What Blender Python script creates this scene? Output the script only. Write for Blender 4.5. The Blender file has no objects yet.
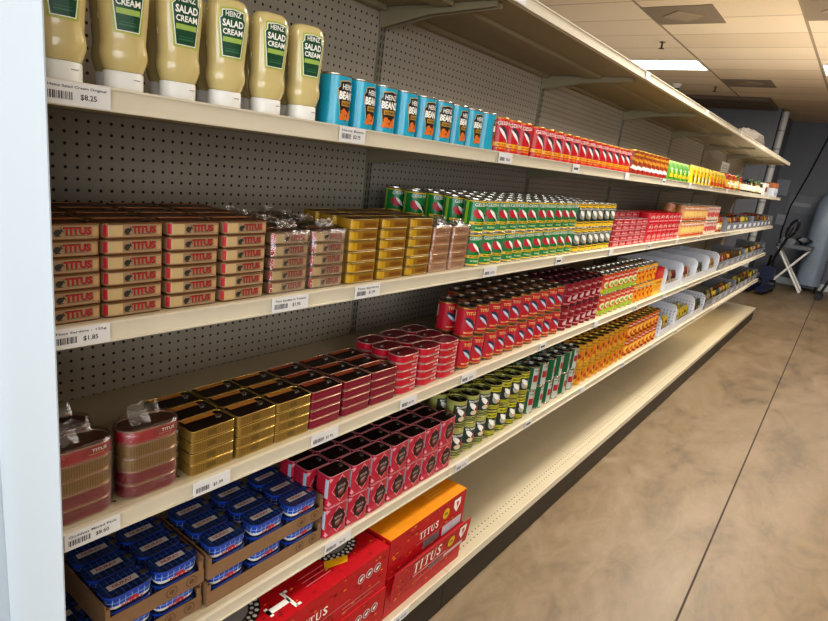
import bpy, math, random
from mathutils import Matrix, Vector
from mathutils.geometry import tessellate_polygon
random.seed(7)
S = bpy.context.scene
COL = S.collection
PI = math.pi
# ------------------------------------------------------------------ materials
def lin(h):
    h = h.lstrip('#'); c = [int(h[i:i+2], 16)/255 for i in (0, 2, 4)]
    return [x/12.92 if x <= .04045 else ((x+.055)/1.055)**2.4 for x in c] + [1]
MATS = {}
def mat(name, hexc, rough=.45, metal=0., var=.06, scale=40., bump=0., spec=.5, emit=0., trans=0., coat=0.):
    if name in MATS: return MATS[name]
    m = bpy.data.materials.new(name); m.use_nodes = True
    nt = m.node_tree; b = nt.nodes['Principled BSDF']
    b.inputs['Roughness'].default_value = rough; b.inputs['Metallic'].default_value = metal
    b.inputs['Specular IOR Level'].default_value = spec
    b.inputs['Coat Weight'].default_value = coat
    b.inputs['Transmission Weight'].default_value = trans
    c = lin(hexc)
    tc = nt.nodes.new('ShaderNodeTexCoord'); nz = nt.nodes.new('ShaderNodeTexNoise')
    nz.inputs['Scale'].default_value = scale; nz.inputs['Detail'].default_value = 3
    nt.links.new(tc.outputs['Object'], nz.inputs['Vector'])
    mx = nt.nodes.new('ShaderNodeMix'); mx.data_type = 'RGBA'
    mx.inputs[6].default_value = [max(0, x*(1-var*2)) for x in c[:3]]+[1]
    mx.inputs[7].default_value = [min(1, x*(1+var*2)) for x in c[:3]]+[1]
    nt.links.new(nz.outputs['Fac'], mx.inputs[0]); nt.links.new(mx.outputs[2], b.inputs['Base Color'])
    if emit:
        b.inputs['Emission Color'].default_value = c; b.inputs['Emission Strength'].default_value = emit
    if bump:
        bp = nt.nodes.new('ShaderNodeBump'); bp.inputs['Strength'].default_value = bump; bp.inputs['Distance'].default_value = .002
        nt.links.new(nz.outputs['Fac'], bp.inputs['Height']); nt.links.new(bp.outputs['Normal'], b.inputs['Normal'])
    MATS[name] = m; return m
def nodes(m): return m.node_tree.nodes, m.node_tree.links, m.node_tree.nodes['Principled BSDF']
def mth(m, op, a, b=None, c=None):
    n = m.node_tree.nodes.new('ShaderNodeMath'); n.operation = op
    for i, x in enumerate((a, b, c)):
        if x is None: continue
        if isinstance(x, (int, float)): n.inputs[i].default_value = x
        else: m.node_tree.links.new(x, n.inputs[i])
    return n.outputs[0]
def mixc(m, fac, a, b):
    n = m.node_tree.nodes.new('ShaderNodeMix'); n.data_type = 'RGBA'
    for i, x in ((0, fac), (6, a), (7, b)):
        if isinstance(x, (int, float)): n.inputs[i].default_value = x
        elif isinstance(x, (list, tuple)): n.inputs[i].default_value = x
        else: m.node_tree.links.new(x, n.inputs[i])
    return n.outputs[2]
def xyz(m):
    tc = m.node_tree.nodes.new('ShaderNodeTexCoord'); s = m.node_tree.nodes.new('ShaderNodeSeparateXYZ')
    m.node_tree.links.new(tc.outputs['Object'], s.inputs[0]); return s.outputs, tc.outputs['Object']
def noise(m, vec, scale, detail=4, rough=.5, dist=0):
    n = m.node_tree.nodes.new('ShaderNodeTexNoise'); n.inputs['Scale'].default_value = scale
    n.inputs['Detail'].default_value = detail; n.inputs['Roughness'].default_value = rough; n.inputs['Distortion'].default_value = dist
    m.node_tree.links.new(vec, n.inputs['Vector']); return n.outputs['Fac']
def dots(m, a, b, pitch, rad):
    fa = mth(m, 'SUBTRACT', mth(m, 'FRACT', mth(m, 'DIVIDE', a, pitch)), .5)
    fb = mth(m, 'SUBTRACT', mth(m, 'FRACT', mth(m, 'DIVIDE', b, pitch)), .5)
    d = mth(m, 'SQRT', mth(m, 'ADD', mth(m, 'MULTIPLY', fa, fa), mth(m, 'MULTIPLY', fb, fb)))
    return mth(m, 'LESS_THAN', d, rad/pitch)
def pegboard():
    m = mat('pegboard', '#8d8474', .55); n, l, b = nodes(m)
    o, v = xyz(m); f = dots(m, o[1], o[2], .0254, .0036)
    nz = noise(m, v, 3.)
    base = mixc(m, nz, lin('#b3a998'), lin('#beb4a4'))
    l.new(mixc(m, f, base, lin('#2c2822')), b.inputs['Base Color']); return m
def shelf_top():
    m = mat('shelf_enamel', '#d8ccb0', .38); n, l, b = nodes(m)
    o, v = xyz(m); f = dots(m, o[1], o[0], .0254, .0032)
    inb = mth(m, 'GREATER_THAN', o[0], -.075)
    up = mth(m, 'GREATER_THAN', o[2], -.004)
    inb2 = mth(m, 'LESS_THAN', o[0], -.02)
    f = mth(m, 'MULTIPLY', mth(m, 'MULTIPLY', mth(m, 'MULTIPLY', f, inb), inb2), up)
    base = mixc(m, noise(m, v, 6.), lin('#bbae92'), lin('#c8bb9f'))
    l.new(mixc(m, f, base, lin('#3a3022')), b.inputs['Base Color']); return m
def slotted():
    m = mat('slotted_steel', '#cfc8b8', .4); n, l, b = nodes(m)
    o, v = xyz(m)
    fz = mth(m, 'LESS_THAN', mth(m, 'FRACT', mth(m, 'DIVIDE', o[2], .0254)), .6)
    fy = mth(m, 'LESS_THAN', mth(m, 'ABSOLUTE', mth(m, 'SUBTRACT', mth(m, 'ABSOLUTE', o[1]), .0075)), .0022)
    l.new(mixc(m, mth(m, 'MULTIPLY', fz, fy), lin('#8f8778'), lin('#24211c')), b.inputs['Base Color']); return m
def ribbed(name, hexc, hex2, rough, metal):
    m = mat(name, hexc, rough, metal); n, l, b = nodes(m)
    o, v = xyz(m)
    w = mth(m, 'SINE', mth(m, 'MULTIPLY', o[1], 1500.))
    hi = mth(m, 'MULTIPLY', mth(m, 'GREATER_THAN', w, .25), .55)
    mid = mth(m, 'LESS_THAN', mth(m, 'ABSOLUTE', o[1]), .042)
    mx = mth(m, 'MULTIPLY', hi, mid)
    l.new(mixc(m, mx, lin(hexc), lin(hex2)), b.inputs['Base Color'])
    return m
def floor_mat():
    m = mat('stained_concrete', '#8a7458', .3); n, l, b = nodes(m)
    o, v = xyz(m)
    mp = n.new('ShaderNodeMapping'); mp.inputs['Scale'].default_value = (1.7, .75, 1); l.new(v, mp.inputs[0])
    a = noise(m, mp.outputs[0], 1.7, 7, .62, .9)
    c = noise(m, mp.outputs[0], 6., 5, .6, 1.8)
    rmp = n.new('ShaderNodeValToRGB'); l.new(mth(m, 'ADD', mth(m, 'MULTIPLY', a, .65), mth(m, 'MULTIPLY', c, .35)), rmp.inputs[0])
    e = rmp.color_ramp.elements; e[0].position = .3; e[0].color = lin('#55473a'); e[1].position = .64; e[1].color = lin('#8a775f')
    k = rmp.color_ramp.elements.new(.47); k.color = lin('#79664c')
    l.new(rmp.outputs[0], b.inputs['Base Color'])
    r = mth(m, 'ADD', mth(m, 'MULTIPLY', c, .25), .3); l.new(r, b.inputs['Roughness'])
    return m
def ceiling_mat():
    m = mat('ceiling_tiles', '#b9a68c', .9); n, l, b = nodes(m)
    o, v = xyz(m)
    gx = mth(m, 'DIVIDE', mth(m, 'ADD', o[0], 2.03), 1.22); gy = mth(m, 'DIVIDE', mth(m, 'ADD', o[1], -7.9), .61)
    lx = mth(m, 'LESS_THAN', mth(m, 'ABSOLUTE', mth(m, 'SUBTRACT', mth(m, 'FRACT', mth(m, 'ADD', gx, .5)), .5)), .0105)
    ly = mth(m, 'LESS_THAN', mth(m, 'ABSOLUTE', mth(m, 'SUBTRACT', mth(m, 'FRACT', mth(m, 'ADD', gy, .5)), .5)), .02)
    cb = n.new('ShaderNodeCombineXYZ'); l.new(mth(m, 'FLOOR', gx), cb.inputs[0]); l.new(mth(m, 'FLOOR', gy), cb.inputs[1])
    wn = n.new('ShaderNodeTexWhiteNoise'); wn.noise_dimensions = '2D'; l.new(cb.outputs[0], wn.inputs['Vector'])
    base = mixc(m, wn.outputs['Value'], lin('#d9c5a8'), lin('#e6d4ba'))
    base = mixc(m, ly, base, lin('#c2ad90'))
    l.new(mixc(m, lx, base, lin('#9c8a72')), b.inputs['Base Color']); return m
def film_mat():
    m = bpy.data.materials.new('clear_film'); m.use_nodes = True; nt = m.node_tree; n = nt.nodes; n.clear()
    out = n.new('ShaderNodeOutputMaterial'); t = n.new('ShaderNodeBsdfTransparent'); g = n.new('ShaderNodeBsdfGlossy')
    g.inputs['Roughness'].default_value = .22; g.inputs['Color'].default_value = (.75, .77, .8, 1)
    mx = n.new('ShaderNodeMixShader'); lw = n.new('ShaderNodeLayerWeight'); lw.inputs['Blend'].default_value = .25
    tc = n.new('ShaderNodeTexCoord'); nz = n.new('ShaderNodeTexNoise'); nz.inputs['Scale'].default_value = 28; nz.inputs['Detail'].default_value = 4; nz.inputs['Distortion'].default_value = 1.5
    nt.links.new(tc.outputs['Object'], nz.inputs['Vector'])
    bp = n.new('ShaderNodeBump'); bp.inputs['Strength'].default_value = .9; bp.inputs['Distance'].default_value = .006
    nt.links.new(nz.outputs['Fac'], bp.inputs['Height']); nt.links.new(bp.outputs['Normal'], g.inputs['Normal'])
    a = n.new('ShaderNodeMath'); a.operation = 'MULTIPLY_ADD'; a.inputs[1].default_value = .5; a.inputs[2].default_value = .14
    nt.links.new(lw.outputs['Facing'], a.inputs[0]); nt.links.new(a.outputs[0], mx.inputs[0])
    nt.links.new(t.outputs[0], mx.inputs[1]); nt.links.new(g.outputs[0], mx.inputs[2]); nt.links.new(mx.outputs[0], out.inputs[0])
    return m
PEG, SHELF, SLOT, FLOOR, CEIL, FILM = pegboard(), shelf_top(), slotted(), floor_mat(), ceiling_mat(), film_mat()
RAIL = mat('price_rail', '#d2c9b4', .35, var=.03, scale=8)
KICK = mat('kick_black', '#1d1915', .4)
WHITE = mat('white', '#eceae4', .45, var=.02)
TAG = mat('tag_paper', '#d9d8d6', .6, var=.02)
INK = mat('ink', '#23211f', .6)
STEEL = mat('tin_steel', '#b9b4a8', .25, .9, var=.03)
LID = mat('can_lid', '#8e8a82', .3, .9, var=.05)
DLID = mat('dark_lid', '#2a1c18', .22, .3, var=.1)
SILVER = mat('silver', '#d8d6d0', .2, .95, var=.02)
GOLD = mat('gold_rim', '#c9a24a', .3, .8, var=.03)
def C(h, r=.4, **k): return mat('paint_'+h.strip('#'), h, r, **k)
# ------------------------------------------------------------------ mesh kit
def ring(w, d, r, k):
    """rounded rectangle, w along Y, d along X, starting at the front centre and going to +Y"""
    r = min(r, w/2-1e-5, d/2-1e-5); pts = []
    for cx, cy, a0 in ((d/2-r, w/2-r, 0), (-d/2+r, w/2-r, PI/2), (-d/2+r, -w/2+r, PI), (d/2-r, -w/2+r, 1.5*PI)):
        for i in range(k+1):
            a = a0+PI/2*i/k; pts.append((cx+r*math.cos(a), cy+r*math.sin(a)))
    return pts
def perim(u, w, d, r):
    """arc-length u from the front centre -> x, y, nx, ny"""
    r = min(r, w/2-1e-5, d/2-1e-5); s = 1 if u >= 0 else -1; u = abs(u); a = w/2-r; q = r*PI/2
    if u <= a: return d/2, s*u, 1, 0
    if u <= a+q:
        t = (u-a)/r; return d/2-r+r*math.cos(t), s*(a+r*math.sin(t)), math.cos(t), s*math.sin(t)
    u2 = u-a-q
    if u2 <= d-2*r: return d/2-r-u2, s*w/2, 0, s
    t = PI/2+(u2-(d-2*r))/r
    return -d/2+r+r*math.cos(t), s*(a+r*math.sin(t)), math.cos(t), s*math.sin(t)
TXT = {}
def text_tris(s, bold):
    if (s, bold) in TXT: return TXT[s, bold]
    c = bpy.data.curves.new('t', 'FONT'); c.body = s; c.size = 1; c.resolution_u = 2; c.offset = bold; c.align_x = 'CENTER'
    o = bpy.data.objects.new('t', c); me = bpy.data.meshes.new_from_object(o); me.calc_loop_triangles()
    vs = [(v.co.x, v.co.y) for v in me.vertices]; ts = [tuple(t.vertices) for t in me.loop_triangles]
    bpy.data.objects.remove(o); bpy.data.curves.remove(c); bpy.data.meshes.remove(me)
    x0 = min(v[0] for v in vs); x1 = max(v[0] for v in vs); y0 = min(v[1] for v in vs); y1 = max(v[1] for v in vs)
    vs = [((x-(x0+x1)/2)/(x1-x0), (y-(y0+y1)/2)/(y1-y0)) for x, y in vs]
    TXT[s, bold] = (vs, ts, (x1-x0)/(y1-y0)); return TXT[s, bold]
def clip(poly, axis, val, keep_less):
    out = []
    for i in range(len(poly)):
        a, b = poly[i-1], poly[i]
        ia = (a[axis] <= val) if keep_less else (a[axis] >= val); ib = (b[axis] <= val) if keep_less else (b[axis] >= val)
        if ia != ib:
            t = (val-a[axis])/(b[axis]-a[axis]); out.append((a[0]+t*(b[0]-a[0]), a[1]+t*(b[1]-a[1])))
        if ib: out.append(b)
    return out
class MB:
    def __init__(s): s.v = []; s.f = []; s.m = []; s.mats = []
    def mi(s, m):
        if m not in s.mats: s.mats.append(m)
        return s.mats.index(m)
    def face(s, pts, m):
        b = len(s.v); s.v += [tuple(p) for p in pts]; s.f.append(tuple(range(b, b+len(pts)))); s.m.append(s.mi(m))
    def box(s, x0, x1, y0, y1, z0, z1, m, M=None):
        b = len(s.v); P = [(x, y, z) for z in (z0, z1) for y in (y0, y1) for x in (x0, x1)]
        if M: P = [tuple(M @ Vector(p)) for p in P]
        s.v += P
        for q in ((0, 2, 3, 1), (4, 5, 7, 6), (0, 1, 5, 4), (2, 6, 7, 3), (0, 4, 6, 2), (1, 3, 7, 5)):
            s.f.append(tuple(b+i for i in q)); s.m.append(s.mi(m))
    def loft(s, prof, k=6, capb=None, capt=None, c=(0, 0)):
        """prof: (z, w, d, r, material of the band above)"""
        n = 4*(k+1); b = len(s.v)
        for z, w, d, r, _ in prof: s.v += [(x+c[0], y+c[1], z) for x, y in ring(w, d, r, k)]
        for i in range(len(prof)-1):
            mi = s.mi(prof[i][4])
            for j in range(n):
                j2 = (j+1) % n
                s.f.append((b+i*n+j, b+i*n+j2, b+(i+1)*n+j2, b+(i+1)*n+j)); s.m.append(mi)
        if capb: s.f.append(tuple(b+j for j in reversed(range(n)))); s.m.append(s.mi(capb))
        if capt: s.f.append(tuple(b+(len(prof)-1)*n+j for j in range(n))); s.m.append(s.mi(capt))
    def poly(s, P, mp, m, off=.0005, step=None):
        if step is None: step = .006
        mi = s.mi(m)
        for t in tessellate_polygon([[Vector((p[0], p[1], 0)) for p in P]]):
            tri = [P[i] for i in t]
            u0 = min(p[0] for p in tri); u1 = max(p[0] for p in tri)
            k0 = math.floor(u0/step); k1 = math.ceil(u1/step)
            for k in range(k0, max(k1, k0+1)):
                q = clip(clip(tri, 0, (k+1)*step, True), 0, k*step, False) if k1-k0 > 1 else tri
                if len(q) < 3: continue
                a = sum(q[i-1][0]*q[i][1]-q[i][0]*q[i-1][1] for i in range(len(q)))
                if abs(a) < 1e-12: continue
                if a < 0: q = q[::-1]
                b = len(s.v); s.v += [mp(u, v, off) for u, v in q]; s.f.append(tuple(range(b, b+len(q)))); s.m.append(mi)
    def rect(s, u0, u1, v0, v1, mp, m, off=.0005, step=None): s.poly([(u0, v0), (u1, v0), (u1, v1), (u0, v1)], mp, m, off, step)
    def ell(s, cu, cv, a, b, mp, m, off=.0007, rot=0, n=14, step=None):
        c, q = math.cos(rot), math.sin(rot)
        s.poly([(cu+a*math.cos(t)*c-b*math.sin(t)*q, cv+a*math.cos(t)*q+b*math.sin(t)*c) for t in [2*PI*i/n for i in range(n)]], mp, m, off, step)
    def fish(s, cu, cv, L, mp, m, off=.001, rot=0, fat=.17):
        P = [(-.5, 0), (-.36, fat*.7), (-.1, fat), (.15, fat*.75), (.34, fat*.25), (.5, fat), (.45, 0), (.5, -fat), (.34, -fat*.25), (.15, -fat*.75), (-.1, -fat), (-.36, -fat*.7)]
        c, q = math.cos(rot), math.sin(rot)
        s.poly([(cu+L*(x*c-y*q), cv+L*(x*q+y*c)) for x, y in P], mp, m, off)
    def text(s, t, cu, cv, mp, m, h=None, w=None, off=.0012, rot=0, bold=.02):
        vs, ts, asp = text_tris(t, bold)
        if h is None: h = w/asp
        if w is None: w = h*asp
        c, q = math.cos(rot), math.sin(rot); b = len(s.v); mi = s.mi(m)
        s.v += [mp(cu+x*w*c-y*h*q, cv+x*w*q+y*h*c, off) for x, y in vs]
        for tri in ts: s.f.append(tuple(b+i for i in tri)); s.m.append(mi)
    def serif(s, t, cu, cv, mp, m, w, h, off=.0012):
        """roman capitals T I U S with slab serifs"""
        n = len(t); cw = w/(n-.25); x = cu-w/2; th = cw*.2; sf = h*.07
        for ch in t:
            a = x; e = x+cw*(.36 if ch == 'I' else .8); mid = (a+e)/2; y0 = cv-h/2; y1 = cv+h/2
            if ch in 'TI':
                s.rect(mid-th/2, mid+th/2, y0, y1, mp, m, off); s.rect(mid-th*1.1, mid+th*1.1, y0, y0+sf, mp, m, off)
                if ch == 'T':
                    s.rect(a, e, y1-sf*1.3, y1, mp, m, off); s.rect(a, a+th*.35, y1-h*.28, y1, mp, m, off); s.rect(e-th*.35, e, y1-h*.28, y1, mp, m, off)
                else: s.rect(mid-th*1.1, mid+th*1.1, y1-sf, y1, mp, m, off)
            elif ch == 'U':
                ro = (e-a)/2*.9; arc = [(mid+ro*math.cos(q), y0+ro+ro*math.sin(q)) for q in [PI+PI*i/8 for i in range(9)]]
                ri = ro-th*.75; inn = [(mid+th*.15+ri*math.cos(q), y0+ro+(ri)*math.sin(q)) for q in [2*PI-PI*i/8 for i in range(9)]]
                s.poly([(mid-ro, y1)]+arc+[(mid+ro, y1), (mid+ro-th*.45, y1)]+inn+[(mid-ro+th, y1)], mp, m, off)
                s.rect(mid-ro-th*.4, mid-ro+th*1.4, y1-sf, y1, mp, m, off); s.rect(mid+ro-th*.9, mid+ro+th*.4, y1-sf, y1, mp, m, off)
            else: s.text(ch, mid, cv, mp, m, h=h, w=(e-a)*.85, off=off, bold=.02)
            x += cw*(.62 if ch == 'I' else 1.0)
    def tube(s, pts, r, m, n=8):
        pts = [Vector(p) for p in pts]; b = len(s.v); mi = s.mi(m)
        for i, p in enumerate(pts):
            t = (pts[min(i+1, len(pts)-1)]-pts[max(i-1, 0)]).normalized()
            a = t.cross(Vector((0, 0, 1))) if abs(t.z) < .95 else t.cross(Vector((1, 0, 0))); a.normalize(); c = t.cross(a)
            s.v += [tuple(p+r*(math.cos(2*PI*j/n)*a+math.sin(2*PI*j/n)*c)) for j in range(n)]
        for i in range(len(pts)-1):
            for j in range(n):
                j2 = (j+1) % n; s.f.append((b+i*n+j, b+i*n+j2, b+(i+1)*n+j2, b+(i+1)*n+j)); s.m.append(mi)
        e = b+(len(pts)-1)*n
        s.f.append(tuple(b+j for j in reversed(range(n)))); s.m.append(mi); s.f.append(tuple(e+j for j in range(n))); s.m.append(mi)
    def mesh(s, name, smooth=True, ang=38):
        me = bpy.data.meshes.new(name); me.from_pydata(s.v, [], s.f)
        for m in s.mats: me.materials.append(m)
        me.polygons.foreach_set('material_index', s.m)
        me.polygons.foreach_set('use_smooth', [smooth]*len(s.f)); me.update()
        if smooth: me.set_sharp_from_angle(angle=math.radians(ang))
        return me
def obj(name, data, parent=None, loc=(0, 0, 0), rz=0):
    if isinstance(data, MB): data = data.mesh(name)
    o = bpy.data.objects.new(name, data); COL.objects.link(o); o.location = loc; o.rotation_euler = (0, 0, rz)
    if parent: o.parent = parent
    return o
def tag(o, label, cat, group=None):
    o['label'] = label; o['category'] = cat
    if group: o['group'] = group
    return o
def struct(name, data, loc=(0, 0, 0)):
    o = obj(name, data, None, loc); o['kind'] = 'structure'; return o
def root(name, label, cat, loc=(0, 0, 0), rz=0, group=None): return tag(obj(name, None, None, loc, rz), label, cat, group)
def dup(o, parent=None):
    c = o.copy(); COL.objects.link(c); c.parent = parent
    for ch in o.children: dup(ch, c)
    return c
def place(proto, loc, rz, label, group, cat=None):
    """the first time the proto itself is placed, then copies of it and of its parts"""
    if proto.get('used'): o = dup(proto)
    else: o = proto
    proto['used'] = 1
    o.location = loc; o.rotation_euler = (0, 0, rz); o['label'] = label; o['group'] = group
    if cat: o['category'] = cat
    return o
ORD = 'zeroth first second third fourth fifth sixth seventh eighth ninth tenth eleventh twelfth thirteenth fourteenth fifteenth sixteenth seventeenth eighteenth nineteenth twentieth'.split()
ROW = ['front row', 'second row back', 'third row back', 'fourth row back', 'fifth row back', 'sixth row back']
def around(w, d, r): return lambda u, v, o: (lambda q: (q[0]+q[2]*o, q[1]+q[3]*o, v))(perim(u, w, d, r))
def on_top(z): return lambda u, v, o: (-v, u, z+o)
def on_front(x): return lambda u, v, o: (x+o, u, v)
def on_near(y): return lambda u, v, o: (u, y-o, v)      # faces -Y
# ------------------------------------------------------------------ camera (metres; camera foot is the origin, shelves run along +Y)
cam = bpy.data.cameras.new('camera'); cam.sensor_width = 36; cam.lens = 36*586.4/828; cam.clip_start = .02
co = bpy.data.objects.new('camera', cam); COL.objects.link(co); S.camera = co
ey = (0.60600909, -0.13177019, 0.78446772); ez = (0.12057016, -0.95957365, -0.25432507); ex = (0.78626702, 0.2487067, -0.5656228)
co.matrix_world = Matrix(((ex[0], -ex[1], -ex[2], 0), (ey[0], -ey[1], -ey[2], 0), (ez[0], -ez[1], -ez[2], 1.57), (0, 0, 0, 1)))
LIP = -.912; BACK = -1.415; Y0 = .36; BAY = 1.2195; NB = 7; YE = Y0+BAY*NB
YF = 13.7; CH = 3.07
# ------------------------------------------------------------------ room
m = MB(); m.box(-6, 4, -4.5, YF+.2, -.1, 0, FLOOR); struct('floor', m)
m = MB(); m.box(-6, 4, -4.5, YF+.2, CH, CH+.1, CEIL); struct('ceiling', m)
WALL = mat('wall_paint', '#72757c', .8, var=.04, scale=2); WALL2 = mat('wall_cream', '#a59c90', .85, var=.03, scale=2)
m = MB(); m.box(-6, 4, YF, YF+.2, 0, CH, WALL); struct('wall_back', m)
m = MB(); m.box(-6.2, -6, -4.5, YF, 0, CH, WALL2); struct('wall_left', m)
m = MB(); m.box(4, 4.2, -4.5, YF, 0, CH, WALL2); struct('wall_right', m)
# shop front behind the camera: piers and glass
m = MB(); m.box(-6, 4, -4.7, -4.5, 0, .35, WALL2); m.box(-6, 4, -4.7, -4.5, 2.7, CH, WALL2)
for x in (-6, -2.7, .6, 3.75): m.box(x, x+.25, -4.7, -4.5, .35, 2.7, WALL2)
struct('wall_front', m)
m = MB(); m.box(-6, -1.55, 11.9, YF, 0, CH, WALL); struct('partition_wall', m)
m = MB(); m.box(-1.545, 4, YF-.025, YF-.001, 0, .13, mat('skirting_white', '#cfd3d8', .5)); struct('baseboard_back', m)
m = MB(); m.box(-6, -1.6, 10.75, 11.85, CH-.055, CH-.001, mat('duct_brown', '#6f6253', .7)); struct('trim_1', m)
m = MB()
m.v += [(-.172, 1.2, .0006), (-.164, 1.2, .0006), (-.36, YF-.03, .0006), (-.35, YF-.03, .0006)]; m.f.append((0, 1, 3, 2)); m.m.append(m.mi(mat('joint_dark', '#3a2f25', .8)))
struct('trim_2', m)
# ceiling fittings
LGT = mat('light_diffuser', '#fffaf0', .5, emit=9., var=0)
FRM = mat('light_frame', '#d8d2c6', .5)
def ceiling_light(x0, y0, label):
    r = root('ceiling_light', label, 'light', (x0+.61, y0+.3, CH), group='ceiling light panels')
    m = MB(); m.box(-.6, .6, -.295, .295, -.008, -.002, LGT); obj('diffuser', m, r)
    m = MB()
    for a in ((-.61, -.595, -.3, .3), (.595, .61, -.3, .3), (-.595, .595, -.3, -.29), (-.595, .595, .29, .3)): m.box(*a, -.014, -.001, FRM)
    obj('frame', m, r)
ceiling_light(-3.25, 7.93, 'white rectangular fluorescent ceiling panel glowing above the far shelf top')
ceiling_light(-.79, 8.13, 'white rectangular fluorescent ceiling panel cut off at the photo edge')
for i, (x, y) in enumerate(((-.81, 3.05), (-3.25, 3.05), (-.81, -1.8), (1.63, 3.05), (1.63, 7.93), (-3.25, -1.8))):
    ceiling_light(x, y, 'white rectangular ceiling panel outside the photo, %s from the shop front' % ORD[i+1])
VEN = mat('vent_grey', '#8c7d6a', .6); VEN2 = mat('vent_core', '#a08f78', .6)
def ceiling_vent(x, y, label):
    r = root('ceiling_vent', label, 'vent', (x, y, CH), group='square ceiling vents')
    m = MB(); m.box(-.3, .3, -.3, .3, -.006, -.001, VEN); obj('plate', m, r)
    m = MB(); m.box(-.13, .13, -.13, .13, -.014, -.006, VEN2, Matrix.Rotation(PI/4, 4, 'Z')); obj('core', m, r)
ceiling_vent(-1.735, 5.95, 'brownish square ceiling vent with a diamond core, before the lit panel')
ceiling_vent(-1.71, 9.5, 'brownish square ceiling vent beyond the lit panel')
ceiling_vent(-.5, 5.95, 'brownish square ceiling vent cut off by the photo corner')
def sprinkler(x, y, label):
    r = root('sprinkler_head', label, 'sprinkler', (x, y, CH), group='sprinkler heads')
    m = MB(); m.loft([(-.06, .02, .02, .01, SILVER), (-.004, .02, .02, .01, SILVER), (-.001, .07, .07, .035, SILVER)], 3, SILVER, SILVER); obj('stem', m, r)
    m = MB(); m.loft([(-.068, .06, .06, .03, SILVER), (-.062, .06, .06, .03, SILVER)], 3, SILVER, SILVER)
    for a in (-1, 1): m.tube([(0, a*.008, -.03), (0, a*.026, -.045), (0, a*.01, -.062)], .004, SILVER, 5)
    obj('deflector', m, r)
DARKMETAL = mat('sprinkler_dark', '#5a5048', .5, .4)
SILVER_, SILVER = SILVER, DARKMETAL
sprinkler(-2.2, 7.0, 'small dark sprinkler head on the ceiling before the lit panel')
sprinkler(-2.21, 9.9, 'small dark sprinkler head on the ceiling beyond the lit panel')
SILVER = SILVER_
r = root('dome_camera', 'small white dome security camera on the ceiling above the shelf edge', 'camera', (-2.72, 9.75, CH))
m = MB(); m.loft([(-.03, .13, .13, .065, WHITE), (-.001, .15, .15, .075, WHITE)], 5, WHITE, WHITE); obj('housing', m, r)
m = MB(); m.loft([(-.095, .03, .03, .015, KICK), (-.085, .07, .07, .035, KICK), (-.06, .095, .095, .047, WHITE), (-.031, .1, .1, .05, WHITE)], 5, KICK, WHITE); obj('dome', m, r)
# ------------------------------------------------------------------ the shelf run
run = root('gondola_shelving', 'long beige steel gondola shelf run with pegboard back', 'shelving', (LIP, Y0, 0))
run_o = Vector((LIP, Y0, 0))
def part(name, mb, wx, wy, wz, parent=None, po=None):
    return obj(name, mb, parent or run, Vector((wx, wy, wz))-(po or run_o))
LEV = [2.045, 1.612, 1.257, .901, .555]        # top of the rail of each shelf
SZ = [z-.004 for z in LEV]                     # surface
bm_ = {}
BAY_ = BAY
for i in range(NB):
    ya = Y0+BAY_*i-(.0225 if i == 0 else 0); yb = Y0+BAY_*(i+1); yc = (ya+yb)/2; BAY = yb-ya
    m = MB(); m.box(-.006, 0, -BAY/2+.012, BAY/2-.012, 0, 1.84, PEG); part('back_panel', m, BACK, yc, .17)
    for li, z in enumerate(LEV):
        m = MB(); L = BAY/2-.0015
        m.box(-.498, -.002, -L, L, -.004-.002, 0, SHELF)
        UND = mat('shelf_under_shade', '#a09478', .6, var=.03, scale=6)  # shelf enamel darkened, underside shade put into the colour
        m.box(-.497, -.004, -L+.002, L-.002, -.02, -.0062, UND)
        m.box(-.27, -.2, -L+.03, L-.03, -.034, -.0202, UND); m.box(-.49, -.46, -L+.03, L-.03, -.036, -.0202, UND)
        sh = part('shelf', m, LIP, yc, z-.004)
        m = MB(); m.box(-.004, .003, -L, L, -.03, .003, RAIL); m.box(-.012, -.0042, -L, L, -.031, -.0205, RAIL)
        m.box(.003, .006, -L, L, -.0305, -.027, RAIL); m.box(.003, .006, -L, L, 0, .0035, RAIL)
        obj('price_rail', m, sh)
        for sgn in (-1, 1):
            m = MB(); y = sgn*(L-.012)
            P = [(-.499, -.021), (-.06, -.021), (-.06, -.036), (-.3, -.05), (-.499, -.085)]
            for yy in (-.003, .003): m.face([(x, y+yy, zz) for x, zz in (P if yy > 0 else P[::-1])], UND)
            for a in range(5):
                q0, q1 = P[a], P[(a+1) % 5]
                m.face([(q0[0], y-.003, q0[1]), (q1[0], y-.003, q1[1]), (q1[0], y+.003, q1[1]), (q0[0], y+.003, q0[1])][::-1], UND)
            obj('bracket', m, sh)
    L = BAY/2-.0012
    m = MB(); m.box(-.555, 0, -L, L, -.03, 0, SHELF); m.box(0, .004, -L, L, -.031, .002, RAIL)
    dk = part('base_deck', m, -.852, yc, .167)
    m = MB(); m.box(-.012, 0, -L, L, -.166, -.032, KICK); obj('kick_plate', m, dk, (-.006, 0, 0))
    m = MB(); m.box(-.54, -.03, -L, L, -.16, -.032, KICK) ; obj('base_frame', m, dk)
BAY = BAY_
for i in range(NB+1):
    m = MB(); m.box(0, .012, -.012, .012, 0, 1.865, SLOT); part('upright', m, BACK-.002, Y0+BAY*i+(.013 if i == 0 else (-.013 if i == NB else 0)), .17)
END = mat('end_panel_white', '#b2bac1', .42, var=.01, scale=3)
EX, EY = -.848, .3345
m = MB(); m.box(-.24, 0, -.002, 0, 0, 2.5, END); part('end_panel', m, EX, EY, .0)
m = MB(); m.box(-.026, 0, -.03, 0, 0, 2.5, END)
for k in range(95): m.box(-.017, -.012, -.0306, -.03, .02+k*.026, .036+k*.026, INK)
part('end_post', m, EX-.241, EY-.0005, 0)
m = MB(); m.box(-.4, 0, -.02, 0, 0, 2.5, END); part('end_panel', m, EX-.268, EY-.006, 0)
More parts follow.
